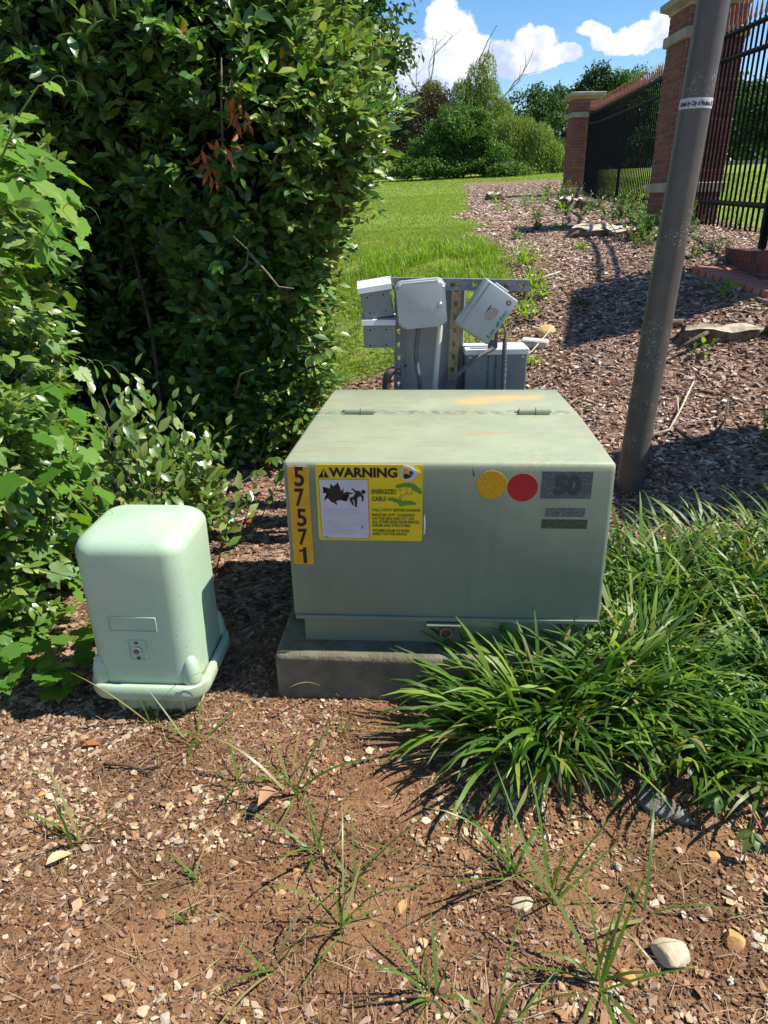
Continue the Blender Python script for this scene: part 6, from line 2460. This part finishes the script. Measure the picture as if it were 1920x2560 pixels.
def bark_slab():
    root = MB()
    n = 26
    out = []
    for i in range(n):
        a = 2 * math.pi * i / n
        r = 1 + .16 * math.sin(3 * a + 1) + random.uniform(-.07, .07)
        out.append((.068 * r * math.cos(a), .032 * r * math.sin(a)))
    k = 7
    V, F = [], []
    for j in range(k + 1):
        s = 1 - j / k
        for (x, y) in out:
            V.append((x * s, y * s, .010 + .012 * (1 - s * s) + .0035 * math.sin(x * s * 0 + y * s * 520)))
    for j in range(k):
        F += [(j * n + i, j * n + (i + 1) % n, (j + 1) * n + (i + 1) % n, (j + 1) * n + i) for i in range(n)]
    base = len(V)
    V += [(x * .96, y * .96, -.006) for x, y in out]
    F += [(base + i, base + (i + 1) % n, (i + 1) % n, i) for i in range(n)]
    root.add(V, [F])
    o = root.build('bark_slab', M['weathered_wood'], None, (.675, 1.315, g1(.675, 1.315) + .004), (.05, -.05, math.radians(-48)), smooth=True)
    tag(o, 'weathered grey slab of bark half shaded by the strap leaf clump', 'bark piece')


bark_slab()


def fallen_leaf(label, x, y, L, mat, rz, curl=.25, z=.012, tilt=0.0):
    V, F = leaf_tpl(5, .48, .25, curl, .01)
    V = V.copy()
    V[:, 2] += .35 * np.abs(V[:, 0])
    o = put('fallen_leaf', raw_mesh('fallen_leaf', V * L, F, M[mat], smooth=True), None, (x, y, g1(x, y) + z), (tilt, 0, rz))
    tag(o, label, 'dead leaf', 'single dead leaves on the soil')


fallen_leaf('large curled brown leaf standing behind a weed tuft near the middle', -.285, 1.37, .085, 'tan_leaf', 2.7, .2, .03, .5)
fallen_leaf('bright orange curled leaf on the bark at the lower left', -.83, 1.265, .052, 'brown_leaf', -1.1, .1)
fallen_leaf('thin orange-brown leaf left of the pedestal, near the left edge', -.86, 1.57, .05, 'brown_leaf', -1.4, .1)
fallen_leaf('brown-orange leaf on the soil below the strap leaf clump', .225, 1.27, .036, 'brown_leaf', .6, .1)
fallen_leaf('rusty leaf under the drooping tips of the strap leaf clump', .33, 1.40, .06, 'brown_leaf', 2.0, .15)
fallen_leaf('rolled tan leaf in the shade at the right edge, under the border grass', .77, 1.33, .05, 'tan_leaf', 1.4, .3)
fallen_leaf('rust-red leaf on the sunlit mulch beside the box, left of the number strip', -.62, 3.05, .07, 'brown_leaf', .9, .15)
fallen_leaf('pale straw-coloured leaf on the bark at the far left', -.79, 1.17, .06, 'pale_dry', -.9, .1)


def bottle_cap():
    b = MB().lathe([(.0, .012), (.013, .013), (.0148, .012), (.0152, 0), (.0135, 0), (.0132, .010), (.0, .0102)], 28)
    o = b.build('bottle_cap', M['green_plastic'], None, (-.735, 3.14, g1(-.735, 3.14) + .012), (2.7, .2, 0), smooth=False)
    tag(o, 'green plastic bottle cap lying on the mulch between hedge and box', 'bottle cap')


bottle_cap()


def stick(label, pts, r, mat='dead_wood', forks=()):
    root = MB().tube([(x, y, g1(x, y) + z) for x, y, z in pts], np.linspace(r, r * .5, len(pts)), 7)
    for f in forks:
        root.tube([(x, y, g1(x, y) + z) for x, y, z in f], np.linspace(r * .7, r * .3, len(f)), 6)
    o = root.build('stick', M[mat], None, smooth=True)
    tag(o, label, 'stick', 'sticks lying on the ground')


stick('pale forked stick lying on the bank right of the pole', [(1.36, 3.55, .02), (1.50, 3.56, .03), (1.58, 3.66, .05), (1.72, 3.86, .04)], .008, 'cut_wood', [[(1.57, 3.65, .05), (1.60, 3.76, .06)], [(1.52, 3.58, .03), (1.75, 3.58, .03)]])
stick('dark curved stick below the pale forked one, right of the pole', [(1.53, 3.56, .03), (1.58, 3.44, .02), (1.66, 3.42, .03), (1.76, 3.52, .05), (1.84, 3.68, .07)], .010, 'bark', [[(1.58, 3.44, .02), (1.68, 3.37, .01)]])
stick('dark twig on the bark at the left of the soil, below the shaded strip', [(-.775, 1.50, .012), (-.72, 1.495, .014), (-.665, 1.48, .012), (-.62, 1.49, .01)], .0045, 'bark', [[(-.68, 1.485, .012), (-.63, 1.455, .01)]])
stick('long thin straw-coloured stick on the mulch by the lawn edge', [(.80, 4.40, .03), (.95, 4.50, .03), (1.12, 4.68, .04)], .007, 'cut_wood')
stick('pale stick across the bank above the concrete block', [(.98, 5.3, .03), (1.12, 5.32, .03), (1.30, 5.36, .04)], .009, 'cut_wood')
stick('short curved pale root on the mulch beside the bottle cap', [(-.70, 3.07, .012), (-.66, 3.10, .018), (-.645, 3.16, .02), (-.64, 3.20, .015)], .006, 'cut_wood')


def stump(label, x, y, rx, ry, h, rz, seed, roots, tilt=13):
    root = thing('tree_stump', label, 'tree stump', (x, y, g1(x, y) + .01), (math.radians(tilt), 0, rz), 'cut stumps on the bank')
    r = random.Random(seed)
    n = 30
    prof = [(1 + .16 * math.sin(2 * a + seed) + .08 * math.sin(5 * a) + r.uniform(-.04, .04)) for a in [2 * math.pi * i / n for i in range(n)]]
    side, V = MB(), []
    for (k, z) in ((1.25, -.04), (1.06, h * .4), (1.0, h)):
        V += [(rx * prof[i] * k * math.cos(2 * math.pi * i / n), ry * prof[i] * k * math.sin(2 * math.pi * i / n), z + (.012 * math.sin(i * 1.3) if z == h else 0)) for i in range(n)]
    F = [(j * n + i, j * n + (i + 1) % n, (j + 1) * n + (i + 1) % n, (j + 1) * n + i) for j in range(2) for i in range(n)]
    side.add(V, [F])
    side.build('bark_side', M['stump_bark'], root, smooth=True)
    top = MB()
    V2 = V[-n:] + [(0, 0, h + .006)]
    top.add(V2, [[(i, (i + 1) % n, n) for i in range(n)]])
    top.build('cut_face', M['cut_wood'], root)
    for pts, w in roots:
        MB().tube(pts, np.linspace(w * .8, w * .3, len(pts)), 8).build('root', M['stump_bark'], root, smooth=True)


stump('flat pale cut stump with torn roots on the bank, left of the pole', 2.0, 6.75, .26, .13, .055, .1, 3,
      [([(-.05, -.05, .05), (.02, -.22, .04), (.06, -.36, -.02)], .035), ([(.1, -.06, .05), (.2, -.2, .03), (.22, -.34, -.02)], .03), ([(-.2, 0, .04), (-.36, -.05, -.01)], .03), ([(.25, 0, .04), (.42, .03, -.01)], .03)])
stump('long pale stump slab with splintered bark, right of the pole', 2.03, 4.22, .25, .05, .05, -.32, 6,
      [([(-.25, .02, .06), (-.36, .05, .05), (-.46, .10, .0)], .035), ([(.2, 0, .06), (.30, -.08, .03), (.36, -.14, -.02)], .03), ([(-.1, -.04, .04), (-.2, -.14, .02), (-.28, -.2, -.02)], .02)])
stump('broken stump with jagged roots in front of the far fence run', 2.62, 10.5, .17, .12, .12, .5, 9,
      [([(.0, -.1, .12), (.35, -.3, .04), (.6, -.35, .0)], .04), ([(-.1, -.1, .1), (-.3, -.25, .0)], .05), ([(.05, 0, .14), (.12, .05, .28)], .04)])
stump('small cut root stump far up the mulch bed', 2.15, 14.6, .14, .10, .12, .2, 11, [([(.1, -.1, .1), (.2, -.5, .0)], .05), ([(-.05, -.1, .1), (-.05, -.5, .0)], .045)])


# ------------------------------------------------------------------ small plants on the bank
def leafy_plant(label, x, y, h, w, n, mat, leaf, name='weed_plant', cat='weed', group='small weeds on the bank', stems=5, tpl=LEAF):
    z = g1(x, y)
    root = thing(name, label, cat, (x, y, z), group=group)
    k = stems
    P = np.stack([RG.normal(x, w * .2, k), RG.normal(y, w * .2, k), np.full(k, z - .01)], 1)
    D = norm(np.stack([RG.normal(0, .35, k), RG.normal(0, .35, k), np.ones(k)], 1) * np.array([w / h * 1.2, w / h * 1.2, 1]))
    T, R, S, pts = sprigs(P, D, D * .2 + np.array([.2, -.3, .5]), h * RG.uniform(.55, 1.05, k), max(4, n // k), leaf, .0, 1.3)
    V, F = scatter(tpl, T - np.array(root.location), R, S)
    put('foliage', raw_mesh('foliage', V, F, M[mat], smooth=True), root)['kind'] = 'stuff'
    st = stem_tubes([p[::2] - np.array(root.location) for p in pts], .003)
    put('stems', st.mesh('stems', M['green_stem']), root)['kind'] = 'stuff'
    return root


leafy_plant('leafy sapling clump on the bank, half hidden behind the pole', 2.20, 6.30, .36, .46, 420, 'bush_leaf', .058, 'sapling', 'sapling', stems=22)
leafy_plant('second leafy sapling clump, between the flat stump and the fence post', 2.60, 8.3, .30, .5, 240, 'creeper_leaf', .06, 'sapling', 'sapling', stems=14)
leafy_plant('low clipped dark shrub cut off by the right edge, above the border grass', 1.99, 3.34, .22, .30, 420, 'bush_leaf', .034, 'low_shrub', 'shrub', stems=30)
leafy_plant('bright green seedling beside the long stump slab', 2.14, 4.60, .12, .12, 12, 'lawn_tall', .06, stems=2)
leafy_plant('pale seedling in the hollow of the long stump slab', 1.86, 4.12, .10, .10, 12, 'lawn_tall', .06, stems=3)
leafy_plant('yellow-green weed in front of the near pillar plinth', 2.74, 6.62, .30, .28, 110, 'creeper_leaf', .05, stems=9)
leafy_plant('small yellow weed at the right end of the near pillar plinth', 3.05, 6.6, .16, .16, 40, 'creeper_leaf', .045, stems=5)
leafy_plant('round dark seedling above the brick paving, nearer the low pier', 2.42, 5.42, .15, .14, 60, 'bush_leaf', .04, stems=8)
leafy_plant('round dark seedling above the brick paving, left of its twin', 2.27, 5.38, .15, .14, 60, 'bush_leaf', .04, stems=8)
leafy_plant('grey-green weed higher up the bank, right of the pole', 2.34, 6.0, .16, .26, 90, 'hedge_pale', .045, stems=8)
leafy_plant('bright seedling left of the brick paving tip', 1.93, 5.18, .10, .08, 16, 'lawn_tall', .04, stems=3)
spots = [(1.85, 8.8, .16), (1.55, 7.4, .12), (1.75, 7.35, .10), (1.25, 6.8, .1), (2.1, 11.3, .25), (2.5, 12.4, .3), (3.0, 13.6, .42), (3.25, 13.2, .35), (2.3, 9.6, .18), (2.75, 9.8, .25), (2.45, 9.1, .2), (1.65, 10.4, .2), (2.0, 13.2, .3), (3.3, 14.6, .4), (1.6, 6.0, .08), (2.05, 5.9, .12), (2.25, 6.3, .14), (1.1, 5.15, .12), (1.35, 4.9, .06), (2.6, 10.9, .3), (2.9, 9.0, .3), (3.0, 11.6, .35)]
names = ['between the flat stump and the grass', 'at the left end of the flat stump', 'in front of the flat stump', 'on the bare chips left of the sapling', 'left of the far stump', 'right of the far stump',
         'tall and at the foot of the far pillar', 'in front of the far pillar corner', 'below the long shadow by the lawn', 'left of the fence post', 'right behind the flat stump', 'at the mulch edge by the mown grass',
         'between the two far stumps', 'beside the far pillar plinth', 'lowest on the open bank', 'on the open bank above the pole shadow', 'beside the grey-green weed', 'nearest the grass tufts', 'smallest, above the yellow rock',
         'under the long fence run', 'reddish, below the fence bars', 'under the fence, halfway to the far pillar']
for i, ((x, y, h), nm) in enumerate(zip(spots, names)):
    leafy_plant('small weed among the bark chips, ' + nm, x, y, h, h * 1.2, 40 + int(h * 150), ('creeper_leaf', 'bush_leaf', 'lawn_tall')[i % 3], .045 + h * .05, stems=6 + int(h * 14))


def tufts():
    for lab, x, y, n, L in (('wide green grass tuft at the lawn edge, upper of the pair beside the bank', 1.12, 5.75, 60, .26), ('green grass tuft at the lawn edge, lower of the pair beside the bank', 1.08, 5.3, 55, .22),
                            ('grass tuft on the brick paving edge', 2.18, 4.72, 26, .10), ('tall weed tuft at the right end of the slotted rail', 1.0, 4.95, 40, .20), ('grass tuft below the controller, by the yellow rock', .93, 4.42, 40, .10)):
        root = thing('grass_tuft', lab, 'grass tuft', (x, y, g1(x, y)), group='grass tufts along the bank')
        b = np.stack([RG.normal(x, .04, n), RG.normal(y, .04, n), np.full(n, g1(x, y) - .006)], 1)
        V, F = blades(b, RG.uniform(0, 6.3, n), np.radians(RG.uniform(30, 85, n)), L * RG.uniform(.6, 1.1, n), np.radians(RG.uniform(30, 110, n)), RG.uniform(.006, .011, n), 5)
        blades_obj(root, V, F, M['lawn_tall'], 0)


tufts()
